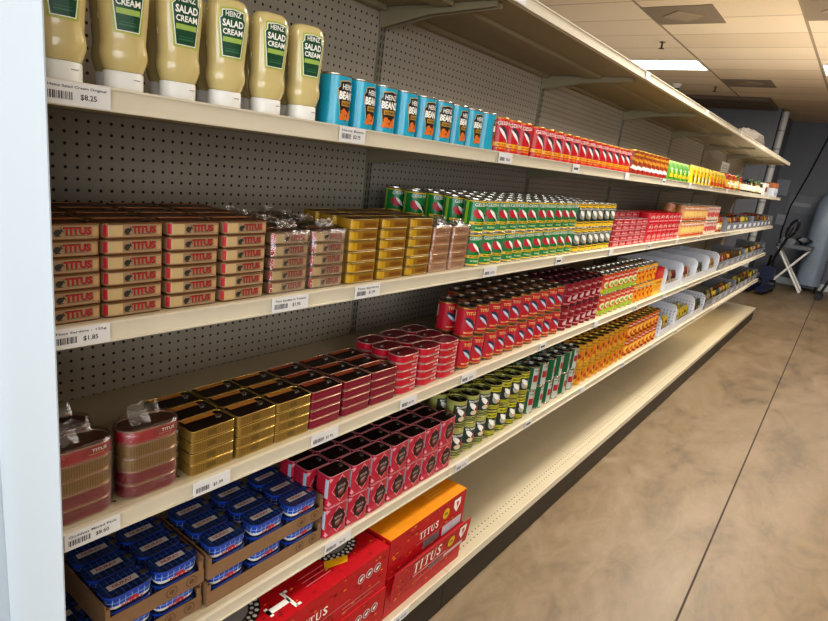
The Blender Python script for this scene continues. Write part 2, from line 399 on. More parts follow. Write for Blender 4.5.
# ------------------------------------------------------------------ can kit
def can_body(mb, R, h, label, top=STEEL, bot=STEEL, k=6, edge=None):
    e = edge or label
    mb.loft([(0, 2*R-.002, 2*R-.002, R, bot), (.0012, 2*R, 2*R, R, bot), (.0032, 2*R, 2*R, R, bot), (.0042, 2*R-.0016, 2*R-.0016, R, e), (.008, 2*R-.0016, 2*R-.0016, R, label),
             (h-.008, 2*R-.0016, 2*R-.0016, R, e), (h-.0045, 2*R-.0016, 2*R-.0016, R, top)], k, bot)
def can_lid(mb, R, h, rim, lid, k=6):
    mb.loft([(h-.0045, 2*R-.0016, 2*R-.0016, R, rim), (h-.003, 2*R, 2*R, R, rim), (h-.0008, 2*R, 2*R, R, rim), (h, 2*R-.0014, 2*R-.0014, R, rim), (h-.0006, 2*R-.0036, 2*R-.0036, R, rim),
             (h-.0042, 2*R-.0044, 2*R-.0044, R, lid), (h-.0045, R*1.3, R*1.3, R*.65, lid), (h-.0036, R*1.2, R*1.2, R*.6, lid)], k, None, lid)
def can_tab(mb, R, h, m):
    z = h-.0034
    mb.loft([(z, .011, .022, .0054, m), (z+.0012, .011, .022, .0054, m)], 3, m, m, c=(R*.35, 0))
def can_proto(name, cat, R, h, label, deco, rim=STEEL, lid=LID, bot=None, k=6, edge=None, parts=True):
    mp = around(2*R-.0016, 2*R-.0016, R-.0008)
    a = MB(); can_body(a, R, h, label, rim, bot or rim, k, edge); deco(a, mp)
    b = MB(); b.v = list(a.v); b.f = list(a.f); b.m = list(a.m); b.mats = list(a.mats); can_lid(b, R, h, rim, lid, k)
    plain = obj(name, b.mesh(name)); plain['category'] = cat
    if not parts: return plain, plain
    r_ = obj(name, None); r_['category'] = cat
    obj('can_body', a.mesh('can_body'), r_)
    q = MB(); can_lid(q, R, h, rim, lid, k); L = obj('lid', q.mesh('lid'), r_)
    q = MB(); can_tab(q, R, h, SILVER); obj('pull_tab', q.mesh('pull_tab'), L)
    return r_, plain
def fill(protos, desc, group, y0, n, pitch, R, z, h, tiers=1, rows=3, rowpitch=None, xf=.022, jr=.12, skip=None, start=1, r0=-.28):
    rp = rowpitch or 2*R+.0035
    for t in range(tiers):
        for rw in range(rows):
            for j in range(n):
                if skip and skip(t, rw, j): continue
                top = t == tiers-1
                p = protos[0] if (top and rw < 2) else protos[1]
                tw = '' if tiers == 1 else (', upper tier' if top else ', lower tier') if tiers == 2 else ', %s tier up' % ORD[t+1]
                lab = f"{desc}{tw}, {ROW[rw]}, {ORD[j+start]} from near end"
                place(p, (LIP-xf-R-rw*rp+random.uniform(-.002, 0), y0+(j+.5)*pitch+random.uniform(-1, 1)*max(0, (pitch-2*R)*.3), z+.0003+t*(h+.0004)), r0+random.uniform(-jr, jr), lab, group)
def cleanup(*ps):
    for p in ps:
        if not p.get('used'):
            for c in list(p.children_recursive): bpy.data.objects.remove(c)
            bpy.data.objects.remove(p)
def drop(pp):
    for p in set(pp): cleanup(p)
W_ = C('#f2efe6'); RED = C('#c91c2a', .3); YEL = C('#eec22c', .35); ORG = C('#e2701e', .4); BLK = C('#16181c', .35); NAVY = C('#27304f', .4); DGRN = C('#0f5a33', .35)
# ------------------------------------------------------------------ shelf 2 (eye level)
# salad cream
r_ = obj('sauce_bottle', None); r_['category'] = 'bottle'
CREAM = mat('cream_bottle', '#cdbb83', .22, var=.04, scale=18, coat=.4)
bp = [(.0305, .057, .046, .023, CREAM), (.036, .062, .05, .025, CREAM), (.050, .071, .054, .027, CREAM), (.060, .071, .054, .027, CREAM), (.072, .066, .05, .025, CREAM), (.09, .068, .051, .0255, CREAM),
      (.12, .073, .053, .0265, CREAM), (.15, .076, .054, .027, CREAM), (.165, .074, .052, .026, CREAM), (.1745, .067, .046, .023, CREAM), (.179, .056, .038, .019, CREAM), (.1805, .046, .03, .015, CREAM), (.178, .036, .022, .011, CREAM)]
def bmap(u, v, o):
    for i in range(len(bp)-1):
        if bp[i][0] <= v <= bp[i+1][0]:
            t = (v-bp[i][0])/(bp[i+1][0]-bp[i][0]); w, d, r = [bp[i][k]+t*(bp[i+1][k]-bp[i][k]) for k in (1, 2, 3)]
            return around(w, d, r)(u, v, o)
    return around(*bp[0][1:4])(u, v, o)
m = MB(); m.loft(bp, 7, CREAM, CREAM)
for x, z0, z1 in ((.019, .1, .155),): m.rect(-.047, -.043, .1, .16, bmap, C('#e6dcb4'), .0003)  # pale streak: side highlight painted onto the bottle
obj('bottle_body', m, r_)
m = MB(); m.loft([(0, .057, .047, .0235, WHITE), (.002, .0585, .0485, .024, WHITE), (.028, .0585, .0485, .024, WHITE), (.03, .0565, .0465, .023, WHITE)], 7, WHITE, WHITE)
m.rect(.012, .024, .019, .0205, around(.0585, .0485, .024), C('#9b9a98')); obj('cap', m, r_)
def keystone(cx, y0, y1, wb, wt, grow=0):
    g = grow; sh = (y1-y0)*.78+y0
    return [(cx-wb/2-g, y0-g), (cx+wb/2+g, y0-g), (cx+wt/2+g, sh), (cx+wt/2*.82+g, sh+.004), (cx+wt/2*.82+g, y1+g-.003), (cx, y1+g), (cx-wt/2*.82-g, y1+g-.003), (cx-wt/2*.82-g, sh+.004), (cx-wt/2-g, sh)]
m = MB(); G1 = C('#0f4a2c'); 
m.poly(keystone(.004, .088, .162, .03, .044, .0045), bmap, C('#a9b24e'), .0004); m.poly(keystone(.004, .088, .162, .03, .044, .0014), bmap, W_, .0007); m.poly(keystone(.004, .088, .162, .03, .044), bmap, G1, .001)
m.text('HEINZ', .004, .155, bmap, W_, w=.027, h=.0085, off=.0016); m.text('SALAD', .004, .140, bmap, W_, w=.036, h=.0115, off=.0016, bold=.035); m.text('CREAM', .004, .1265, bmap, W_, w=.034, h=.0095, off=.0016, bold=.03)
m.rect(-.0125, .0205, .110, .118, bmap, C('#9fb95a'), .0014); m.rect(-.008, .016, .0945, .0965, bmap, C('#3d7050'), .0014); m.rect(-.007, .015, .099, .1, bmap, C('#3d7050'), .0014)
obj('front_label', m, r_)
r_.scale = (.98, .98, 1.0)
for rw in range(2):
    for j in range(6):
        y = .398+.0915*j+(.024 if rw else 0)
        place(r_, (LIP-.05-rw*.075, y, SZ[1]+.0005), random.uniform(-.4, -.15), 'cream sauce bottle, green label, white cap, %s, %s from white end panel' % (ROW[rw], ORD[j+1]), 'sauce bottles on the second shelf down')
# beans
TQ = mat('turquoise', '#1aa0bd', .3, coat=.3)
def beans(m, mp):
    s = .006
    m.poly(keystone(s, .018, .095, .03, .05, .0018), mp, C('#c2a25c'), .0005); m.poly(keystone(s, .018, .095, .03, .05), mp, BLK, .0008)
    m.text('HEINZ', s, .083, mp, W_, w=.032, h=.011, bold=.02); m.text('BEANZ', s, .0655, mp, W_, w=.045, h=.0165, bold=.05)
    m.rect(s-.016, s+.016, .044, .0545, mp, C('#b78a2c'), .001); m.text('RICH TOMATO', s, .049, mp, BLK, w=.026, h=.005, off=.0013)
    for a, b in ((-.012, .026), (-.003, .03), (.006, .026), (.013, .024), (-.006, .021), (.004, .019), (-.014, .019), (.012, .033), (-.01, .034)): m.ell(s+a, b, .0062, .0045, mp, C('#d9721f'), .0012+random.random()*.0004, random.random(), 9)
p = can_proto('bean_can', 'can', .0365, .108, TQ, beans)
for j in range(9):
    place(p[0], (LIP-.022-.0365-random.uniform(0, .004), .955+.0785*j, SZ[1]+.0004), [.0, .05, -.35, .05, -.15, -.35, .0, -.1, .45][j], 'turquoise baked bean can, %s from the sauce bottles' % ORD[j+1], 'turquoise bean cans')
drop(p)
# red fish cans
def redfish(m, mp):
    m.rect(-.11, .11, .0995, .102, mp, ORG, .0004)
    m.text('GEISHA', .0, .0885, mp, W_, w=.054, h=.0115, bold=.01, rot=.03)
    m.fish(.006, .06, .062, mp, C('#2b3048'), .0006, 2.35+PI, .13); m.fish(.0, .055, .058, mp, W_, .001, 2.35+PI, .085)
    m.rect(-.036, .036, .0205, .032, mp, YEL, .0007); m.text('MACKEREL', 0, .026, mp, RED, w=.04, h=.006); m.text('IN TOMATO SAUCE', 0, .0145, mp, YEL, w=.044, h=.005)
    for a in (-.044, -.04): m.rect(a, a+.002, .02, .09, mp, ORG, .0005)
p = can_proto('red_fish_can', 'can', .0365, .105, RED, redfish, rim=C('#c8873a', .3, metal=.6), edge=RED)
fill(p, 'red fish can beside turquoise cans', 'red fish cans on the second shelf', 1.628, 3, .0775, .0365, SZ[1], .105, rows=2)
fill(p, 'red fish can, longer run', 'red fish cans on the second shelf', 1.885, 13, .0785, .0365, SZ[1], .105, rows=2)
drop(p)
BRN = C('#94401c', .35)
def brownjar(m, mp):
    m.rect(-.055, .055, .008, .03, mp, C('#8d1d14'), .0004); m.poly([(-.03, .03), (-.02, .046), (.03, .03), (.02, .02)], mp, W_, .0007); m.poly([(-.045, .075), (-.03, .085), (.04, .06), (.03, .05)], mp, C('#c98a2a'), .0006); m.text('SARDINE', 0, .095, mp, YEL, w=.04, h=.009)
p = can_proto('brown_fish_can', 'can', .037, .115, BRN, brownjar, rim=GOLD, lid=GOLD)
fill(p, 'brown and gold lidded can', 'brown gold lidded cans on the second shelf', 2.95, 8, .0775, .037, SZ[1], .115, rows=2, rowpitch=.0775); drop(p)
def pouch_proto(name, w, d, h, body, deco, top=None):
    m = MB(); m.loft([(0, w*.96, d, d*.45, body), (h*.2, w, d, d*.45, body), (h*.7, w, d*.8, d*.38, body), (h*.92, w*.98, d*.25, d*.12, top or body), (h, w*.98, .003, .0014, top or body)], 4, body, top or body)
    deco(m, lambda u, v, o: (d/2*(1.04 if v < h*.3 else 1.04-.75*max(0, v-h*.3)/h)+o+.001, u, v)); o = obj(name, m); o['category'] = 'packet'; return o
def greenp(m, mp):
    m.rect(-.04, .04, .02, .04, mp, YEL, .0015); m.text('CHILI', 0, .065, mp, W_, w=.055, h=.013, off=.003); m.ell(.005, .05, .02, .008, mp, C('#c7e27a'), .002)
p = pouch_proto('green_seasoning_packet', .095, .05, .11, C('#4f8f2a', .35), greenp, C('#9fcf5a'))
for rw in range(2):
    for j in range(5): place(p, (LIP-.05-rw*.06, 3.63+.1*j, SZ[1]+.0005), 0, 'light green seasoning packet, %s, %s from brown cans' % (ROW[rw], ORD[j+1]), 'green packets on the second shelf')
def yel1(m, mp): m.rect(-.02, .0, .015, .06, mp, C('#1d3b2a'), .0015); m.rect(.01, .035, .015, .05, mp, W_, .0015); m.text('MAGGI', 0, .08, mp, RED, w=.05, h=.012, off=.003)
p = pouch_proto('yellow_seasoning_packet', .1, .05, .118, C('#d3b21c', .35), yel1)
for rw in range(2):
    for j in range(5): place(p, (LIP-.05-rw*.06, 4.19+.11*j, SZ[1]+.0005), 0, 'yellow packet with dark green bottle picture, %s, %s from green packets' % (ROW[rw], ORD[j+1]), 'yellow packets with bottle picture')
def yel2(m, mp): m.rect(-.045, .045, .012, .035, mp, C('#c23a1c'), .0015); m.ell(0, .055, .025, .018, mp, C('#e07a2a'), .002); m.text('CUBES', 0, .09, mp, C('#2f6b2c'), w=.05, h=.012, off=.003)
p = pouch_proto('yellow_cube_packet', .105, .05, .118, C('#c9a81e', .35), yel2)
for rw in range(2):
    for j in range(5): place(p, (LIP-.05-rw*.06, 4.76+.115*j, SZ[1]+.0005), 0, 'yellow packet with red foot, %s, %s beyond the bottle packets' % (ROW[rw], ORD[j+1]), 'yellow packets with red foot')
def jar_proto(name, R, h, glass, lab, lidm, cat='jar'):
    r_ = obj(name, None); r_['category'] = cat
    m = MB(); m.loft([(0, 2*R*.94, 2*R*.94, R, glass), (.004, 2*R, 2*R, R, glass), (h*.18, 2*R, 2*R, R, lab), (h*.66, 2*R, 2*R, R, glass), (h*.76, 2*R*.97, 2*R*.97, R, glass), (h*.84, 2*R*.82, 2*R*.82, R, glass)], 5, glass, glass)
    m.rect(-R*.8, R*.8, h*.35, h*.5, around(2*R, 2*R, R), W_); obj('jar_body', m, r_)
    m = MB(); m.loft([(h*.835, 2*R*.88, 2*R*.88, R, lidm), (h*.985, 2*R*.88, 2*R*.88, R, lidm), (h, 2*R*.82, 2*R*.82, R, lidm)], 5, lidm, lidm); obj('lid', m, r_)
    return r_
JR = [jar_proto('sauce_jar', .038, .12, C('#8a2a14', .15), C('#c8a23a'), C('#b8341e', .3)), jar_proto('spread_jar', .045, .11, C('#3a2216', .15), C('#d8cfc0'), BLK), jar_proto('herb_jar', .034, .13, C('#54612e', .15), C('#c4c9a0'), C('#2f5a34', .3)),
      jar_proto('pepper_jar', .036, .115, C('#b3521a', .15), C('#e8dcb8'), GOLD)]
JL = ['red lidded sauce jar', 'black lidded brown jar', 'green lidded jar', 'gold lidded orange jar']
def jars(seq, y0, pitch, z, where, group, xf=.06, rows=1, rp=.1):
    for rw in range(rows):
        for j, k in enumerate(seq):
            place(JR[k], (LIP-xf-rw*rp, y0+pitch*j, z+.0005), random.uniform(-.3, .3), '%s, %s from near end, %s, %s' % (JL[k], ORD[j+1], ROW[rw], where), group)
jars([0, 3, 0, 3, 2, 0], 5.42, .105, SZ[1], 'past the yellow packets', 'jars past the yellow packets', rows=2)
jars([1, 1, 1, 2, 1, 3, 2, 2, 1], 6.2, .13, SZ[1], 'far end of second shelf', 'jars at the far end of the second shelf', rows=2, rp=.11)
m = MB(); m.box(-.06, .06, -.16, .16, 0, .1, C('#cfd6e2', .4)); m.rect(-.12, .12, .02, .05, on_front(.06), C('#9fb1cf')); m.box(-.055, .055, -.15, .15, .1, .16, C('#b36a3a', .5))
tag(obj('snack_box', m, None, (LIP-.08, 8.45, SZ[1]+.0005)), 'pale blue open display box at far end of second shelf', 'box')
m = MB(); m.box(-.05, .05, -.12, .12, 0, .13, C('#d8d4cc', .4)); m.rect(-.09, .09, .04, .09, on_front(.05), C('#7a4a3a'))
tag(obj('white_carton', m, None, (LIP-.075, 7.62, SZ[1]+.0005)), 'white carton with brown panel among far jars on second shelf', 'box')
r_ = root('sign_holder', 'white card in a black clip stand above the far jars', 'sign', (LIP-.33, 6.75, SZ[1]+.0005))
m = MB(); m.box(-.04, .04, -.04, .04, 0, .006, BLK); m.tube([(0, 0, .006), (0, 0, .17)], .005, BLK, 6); obj('stand', m, r_)
m = MB(); m.box(-.002, .002, -.19, .19, .17, .27, W_); m.rect(-.13, .13, .21, .215, on_front(.002), C('#99948c')); m.rect(-.13, .1, .235, .24, on_front(.002), C('#99948c')); obj('card', m, r_)
# ------------------------------------------------------------------ shelf 3: club tins in stacks
def club(mb, w, d, h, r, side, seam, lidm, k=4):
    mb.loft([(0, w-.002, d-.002, r, seam), (.0012, w, d, r, seam), (.0026, w, d, r, side), (.0032, w-.001, d-.001, r, side), (h-.0032, w-.001, d-.001, r, side), (h-.0026, w, d, r, seam), (h-.0006, w, d, r, seam), (h, w-.0012, d-.0012, r, seam), (h-.0004, w-.003, d-.003, r, seam), (h-.0018, w-.004, d-.004, r, lidm)], k, seam, lidm)
TW, TD, TH, TR = .1015, .057, .0258, .010
TAN = mat('tan_wrap', '#9c8062', .42, var=.06); CRM = C('#bfa67a', .4); DRED = C('#9a2428', .4); DKB = C('#542a1e', .35)
def brown_tin(m, off=0):
    club(m, TW, TD, TH, TR, TAN, C('#7a5838', .35, metal=.4), DKB)
    mp = around(TW-.001, TD-.001, TR); tm = on_top(TH-.0018)
    m.rect(-.053, -.0455, .004, .0218, mp, C('#b3232c'), .0003); m.rect(-.0455, -.022, .004, .0218, mp, CRM, .0003)
    m.text('TITUS', .014, .0142, mp, C('#5a1a1c'), w=.0415, h=.0122, bold=.05, off=.0006); m.text('TITUS', .014, .0142, mp, C('#b0262e'), w=.04, h=.0105, bold=.02, off=.0009); m.rect(-.004, .03, .0068, .0078, mp, C('#6e5236'), .0006)
    m.fish(-.0135, .013, .014, mp, C('#33322e'), .0008, .5, .34); m.rect(-.018, -.01, .0065, .0078, mp, C('#33322e'), .0008); m.rect(.036, .046, .006, .0195, mp, C('#b8966c'), .0004)
    m.rect(-.044, .03, .013, .024, tm, C('#bf6e34', .35), .0012); m.ell(.036, 0, .008, .008, tm, SILVER, .0012); m.ell(.036, 0, .005, .005, tm, DKB, .0016)
m = MB(); brown_tin(m); tinB = obj('brown_sardine_tin', m); tinB['category'] = 'tin'
def stacks(proto, desc, group, ys, x0, z, h, lv, rows, rp, land, start=0, jr=.02):
    names = {6: ['lowest', 'fifth down', 'fourth down', 'third down', 'second down', 'topmost'], 5: ['lowest', 'fourth down', 'third down', 'second down', 'topmost'], 4: ['lowest', 'third down', 'second down', 'topmost'], 3: ['lowest', 'middle', 'topmost']}
    for si, y in enumerate(ys):
        for rw in range(rows):
            n = lv[rw] if isinstance(lv, (list, tuple)) else lv
            rz0 = random.uniform(-jr, jr)
            for t in range(n):
                place(proto, (x0-rw*rp+random.uniform(-.0008, .0008), y+random.uniform(-.001, .001), z+.0003+t*(h+.0003)), rz0+random.uniform(-.008, .008), '%s, %s, %s stack %s, %s' % (desc, names[n][t], ORD[si+1+start], land, ROW[rw]), group)
XF3 = LIP-.022-TD/2
stacks(tinB, 'brown wrapped sardine tin', 'brown sardine tins on the third shelf', [.3895, .4945, .6045, .7145], XF3, SZ[2], TH, 6, 4, TD+.0025, 'from white panel')
# film-wrapped packs
def wrap_mesh(w, d, h, r, seed, ears=.02):
    rnd = random.Random(seed); m = MB(); n = 4*6
    prof = [(.0005, w+.002, d+.002, r, FILM), (h*.3, w+.006, d+.005, r, FILM), (h*.6, w+.0045, d+.0045, r, FILM), (h*.92, w+.006, d+.006, r, FILM), (h+.0035, w+.001, d+.001, r, FILM), (h+.0045, w*.93, d*.9, r*.9, FILM)]
    m.loft(prof, 5, None, FILM)
    m.v = [(x+rnd.uniform(-.0012, .0012), y+rnd.uniform(-.0012, .0012), z+(rnd.uniform(-.003, .003) if z > .01 else 0)) for x, y, z in m.v]
    if ears:
        for e in range(2):
            N = 7; b = len(m.v); y0 = rnd.uniform(-w*.35, 0); L = rnd.uniform(w*.3, w*.55); x0 = rnd.uniform(-d*.3, d*.3)
            for j in range(3):
                for i in range(N): m.v.append((x0+rnd.uniform(-.006, .006)-.006*j, y0+L*i/(N-1), h+.004+j*ears*rnd.uniform(.35, .6)))
            for j in range(2):
                for i in range(N-1): m.f.append((b+j*N+i, b+j*N+i+1, b+(j+1)*N+i+1, b+(j+1)*N+i)); m.m.append(m.mi(FILM))
    return m.mesh('wrap', True, 80)
def pack_proto(name, tins, h, wm):
    r_ = obj(name, None); r_['category'] = 'pack'
    for i, me in enumerate(tins): obj('tin', me, r_, (0, 0, .0006+i*(h+.0003)), random.uniform(-.015, .015))
    obj('wrap', wm, r_); return r_
pk = pack_proto('wrapped_tin_pack', [tinB.data]*5, TH, wrap_mesh(TW, TD, TH*5+.002, TR, 3, .016))
for rw in range(4):
    for j in range(2):
        place(pk, (LIP-.026-TD/2-rw*(TD+.01), .834+.1135*j, SZ[2]+.0003), random.uniform(-.02, .02), 'film wrapped stack of brown sardine tins, %s, %s' % (['nearer the white panel', 'beside the yellow tins'][j], ROW[rw]), 'film wrapped brown tin stacks')
YT = mat('mustard_tin', '#94701c', .36, metal=.1, var=.12, scale=30)
m = MB(); club(m, TW, TD, TH, .012, YT, C('#94783c', .35, metal=.4), DKB); mp = around(TW-.001, TD-.001, .012)
m.rect(-.052, -.028, .004, .0215, mp, C('#b8901c', .3), .0003); m.rect(-.012, .04, .006, .019, mp, C('#8a5a12', .35), .0004); m.text('SARDINES', .014, .0128, mp, C('#6a3a10'), w=.04, h=.006, off=.0009); m.ell(.036, 0, .008, .008, on_top(TH-.0018), SILVER, .0012)
m.rect(-.044, .036, .017, .024, on_top(TH-.0018), C('#6a4a20', .4), .0012)
tinY = obj('yellow_sardine_tin', m); tinY['category'] = 'tin'
stacks(tinY, 'mustard yellow sardine tin', 'yellow sardine tins on the third shelf', [1.0605, 1.1755, 1.29], XF3, SZ[2], TH, 6, 3, TD+.0025, 'past film packs')
CU = mat('copper_tin', '#b07a4e', .4, metal=.1, var=.08)
m = MB(); club(m, .086, TD, TH, .008, CU, C('#c9a27a', .3, metal=.4), DKB); m.rect(-.03, .03, .008, .017, around(.085, TD-.001, .008), C('#a06a42'), .0004); m.text('SARDINES', 0, .0128, around(.085, TD-.001, .008), C('#7a4526'), w=.04, h=.005, off=.0009)
tinCu = m.mesh('tin')
pk = pack_proto('wrapped_copper_tin_pack', [tinCu]*5, TH, wrap_mesh(.086, TD, TH*5+.002, .008, 9, .012))
for rw in range(2):
    for j in range(2): place(pk, (LIP-.026-TD/2-rw*(TD+.01), 1.396+.1*j, SZ[2]+.0003), random.uniform(-.02, .02), 'film wrapped stack of copper coloured tins, %s, %s' % (['beside the yellow tins', 'beside the green cans'][j], ROW[rw]), 'film wrapped copper tin stacks')
# green fish cans
GRN = mat('can_green', '#14803f', .28, coat=.3)
def greenfish(m, mp):
    m.text('GEISHA', .0, .0895, mp, W_, w=.052, h=.0105, bold=.01, rot=.03)
    m.ell(-.013, .06, .017, .012, mp, C('#c2202e'), .0005, -.6); m.ell(.014, .05, .013, .01, mp, BLK, .0006, -.5); m.fish(.004, .057, .052, mp, W_, .001, 2.35+PI, .1)
    m.rect(-.036, .036, .027, .036, mp, YEL, .0006); m.text('MACKEREL', 0, .0315, mp, DGRN, w=.04, h=.005); m.text('IN BRINE', 0, .018, mp, C('#d9e6b8'), w=.03, h=.006)
    m.rect(-.057, -.045, .006, .1, mp, C('#9cc23a'), .0004); m.rect(.045, .057, .006, .1, mp, C('#9cc23a'), .0004)
p = can_proto('green_fish_can', 'can', .0365, .1045, GRN, greenfish, edge=YEL)
fill(p, 'green fish can', 'green fish cans on the third shelf', 1.565, 11, .0742, .0365, SZ[2], .1045, tiers=2, rows=4)
for rw in range(2):
    for t in range(2): place(p[1], (LIP-.24-rw*.078, 1.525, SZ[2]+.0003+t*.105), -.5, 'green fish can behind the copper film packs, %s, %s' % (['lower', 'upper'][t], ['nearer the aisle', 'by the pegboard'][rw]), 'green fish cans behind the film packs')
drop(p)
def olivefish(m, mp):
    m.rect(-.113, .113, .086, .094, mp, YEL, .0004); m.rect(-.113, .113, .008, .018, mp, YEL, .0004); m.rect(-.113, .113, .022, .026, mp, YEL, .0004)
    m.ell(0, .055, .02, .02, mp, C('#8a8f86'), .0006); m.fish(0, .057, .048, mp, W_, .001, 2.4+PI, .17); m.ell(.008, .045, .008, .006, mp, C('#d8b48a'), .0012); m.text('MACKEREL', 0, .08, mp, W_, w=.045, h=.007)
p = can_proto('black_yellow_fish_can', 'can', .0365, .1045, C('#1d3b2c', .3), olivefish, edge=YEL)
fill(p, 'dark yellow banded fish can', 'dark banded fish cans on the third shelf', 2.39, 6, .0755, .0365, SZ[2], .1045, tiers=2, rows=4); drop(p)
m = MB(); club(m, .1, .058, .027, .012, C('#b01c30', .32), C('#d8a0a0', .3, metal=.5), C('#6a1420')); mp = around(.099, .057, .012)
m.rect(-.04, .04, .009, .013, mp, C('#e7b9b0'), .0004); m.text('TUNA', -.02, .017, mp, W_, w=.02, h=.005, off=.0009)
tn = obj('crimson_tuna_tin', m); tn['category'] = 'tin'
stacks(tn, 'crimson flat tin', 'crimson flat tins on the third shelf', [2.92+.106*k for k in range(5)], XF3-.005, SZ[2], .027, [5, 6], 2, .062, 'past dark cans')
m = MB(); m.loft([(0, .098, .06, .004, RED), (.055, .098, .06, .004, RED)], 2, RED, RED); mp = on_front(.03); m.text('BEEF', -.012, .034, mp, W_, w=.04, h=.014, rot=.3); m.rect(-.045, .045, .006, .012, mp, C('#e8a0a0')); m.ell(.03, .03, .009, .009, mp, C('#f0c8b8'))
bx = obj('red_food_box', m); bx['category'] = 'box'
stacks(bx, 'small bright red box', 'red boxes on the third shelf', [3.475+.1*k for k in range(7)], XF3-.008, SZ[2], .055, 3, 2, .064, 'past crimson tins')
def pinkcan(m, mp):
    m.rect(-.1, .1, .075, .1, mp, C('#c98a64'), .0004); m.ell(0, .05, .024, .02, mp, C('#e7c37a'), .0007); m.rect(-.03, .03, .008, .02, mp, C('#b8502c'), .0006); m.text('PEACHES', 0, .087, mp, W_, w=.05, h=.01)
p = can_proto('fruit_can', 'can', .04, .108, C('#d9a06a', .35), pinkcan, k=4)
fill(p, 'peach coloured fruit can', 'peach coloured cans on the third shelf', 4.22, 8, .086, .04, SZ[2], .108, tiers=2, rows=2); drop(p)
def pinkcan2(m, mp): m.rect(-.1, .1, .06, .1, mp, C('#d8b8b0'), .0004); m.ell(0, .045, .022, .02, mp, C('#c9605a'), .0007); m.text('LYCHEE', 0, .085, mp, C('#8a3030'), w=.045, h=.01)
p = can_proto('pink_fruit_can', 'can', .04, .108, C('#dccbb8', .35), pinkcan2, k=4)
fill(p, 'pale pink fruit can', 'pale pink cans on the third shelf', 4.93, 5, .086, .04, SZ[2], .108, tiers=2, rows=2); drop(p)
jars([0, 3, 0], 5.45, .1, SZ[2], 'past the pink cans', 'jars past the pink cans', xf=.08, rows=2)
# clear-fronted bins with packets (far end of shelves 3-5)
TRAY = mat('tray_acrylic', '#7d8089', .25, var=.05)
PC = [C('#a0702a'), C('#86331f'), C('#a8987c'), C('#544628'), C('#6b2318'), C('#c9b02f'), C('#3f4f2c')]
PN = ['ochre', 'brick red', 'beige', 'olive', 'maroon', 'yellow', 'green']
SNK = []
for c in PC:
    def dk(m, mp, c=c): m.rect(-.028, .028, .03, .055, mp, C('#b9ab94'), .0015); m.ell(0, .07, .016, .01, mp, C('#3c2a1c'), .002)
    SNK.append(pouch_proto('snack_packet', .08, .04, .11, c, dk))
def packets(y0, y1, z, where, group, h=.075, rows=2, price=True):
    yc = (y0+y1)/2; L = (y1-y0)/2
    r_ = root('shelf_bin', 'low clear fronted grey bin on %s' % where, 'bin', (LIP-.02, yc, z+.0005), group='clear fronted bins')
    m = MB(); m.box(-.34, 0, -L, L, 0, .004, TRAY); obj('bin_base', m, r_)
    m = MB(); m.box(-.004, 0, -L, L, .004, h, TRAY)
    k = 0
    while -L+.06+k*.3 < L-.1: m.rect(-L+.06+k*.3, -L+.2+k*.3, .02, .055, on_front(0), C('#c9ccd6') if z > 1.2 else C('#8f929b')); k += 1
    obj('bin_front', m, r_)
    for q in (-L, L-.004):
        m = MB(); m.box(-.34, -.004, q, q+.004, .004, h+.05, TRAY); obj('bin_side', m, r_)
    n = int((2*L-.05)/.088)
    for rw in range(rows):
        for j in range(n):
            k = random.randrange(7)
            place(SNK[k], (LIP-.06-rw*.05, y0+.06+.088*j, z+.005), random.uniform(-.25, .25), '%s packet, %s along, %s, %s' % (PN[k], ORD[min(j+1, 20)], ROW[rw], where), group)
jars([1, 0, 1, 1, 3, 0, 1, 2, 0, 1, 3, 1, 0, 1], 5.84, .1, SZ[2]+.0046, 'behind third shelf first bin', 'jars behind the third shelf bin', xf=.215)
jars([0, 1, 3, 1, 0, 0, 1, 1, 3, 1, 0, 1, 1, 0], 7.37, .1, SZ[2]+.0046, 'behind third shelf end bin', 'jars behind the third shelf end bin', xf=.215)
packets(5.75, 7.25, SZ[2], 'the third shelf, first bin', 'packets in the first bin of the third shelf')
packets(7.27, 8.85, SZ[2], 'the third shelf, end bin', 'packets in the end bin of the third shelf')
# ------------------------------------------------------------------ shelf 4
OW, OD, OH, OR = .112, .062, .0268, .029
MAR = mat('maroon_tin', '#7d1730', .34, metal=.15, var=.05); CRS = mat('crimson_tin', '#a81832', .32, metal=.1, var=.04)
BRZ = ribbed('bronze_ribbed', '#94733e', '#5d451f', .36, .45)
SEAM = mat('tin_seam', '#caa28c', .25, .7)
def oval(side, txt=False):
    m = MB(); club(m, OW, OD, OH, OR, side, SEAM, DKB, 6); mp = around(OW-.001, OD-.001, OR)
    if txt: m.rect(-.002, .046, .007, .022, mp, C('#8d1228'), .0003); m.text('TITUS', .026, .0165, mp, W_, w=.026, h=.006, off=.0009); m.rect(.008, .034, .0095, .0105, mp, C('#e0a46a'), .0008)
    m.ell(-.02, 0, .009, .009, on_top(OH-.0018), SILVER, .0012); m.ell(-.02, 0, .005, .005, on_top(OH-.0018), DKB, .0016)
    return m.mesh('tin')
oc, ob, om = oval(CRS, True), oval(BRZ), oval(MAR)
pk = pack_proto('wrapped_oval_tin_pack', [om, om, ob, ob, oc], OH, wrap_mesh(OW, OD, OH*5+.002, OR, 5, .024))
for j, rw in ((0, 0), (1, 0), (0, 1)):
    place(pk, (LIP-.02-OD/2-rw*(OD+.014), .404+.126*j, SZ[3]+.0003), random.uniform(-.03, .05), 'film wrapped stack of five red and bronze tins, %s, %s' % (['against white panel', 'beside gold tins'][j], ROW[rw]), 'film wrapped red and bronze tin stacks')
GLD = ribbed('gold_ribbed', '#94763a', '#5f4820', .34, .4)
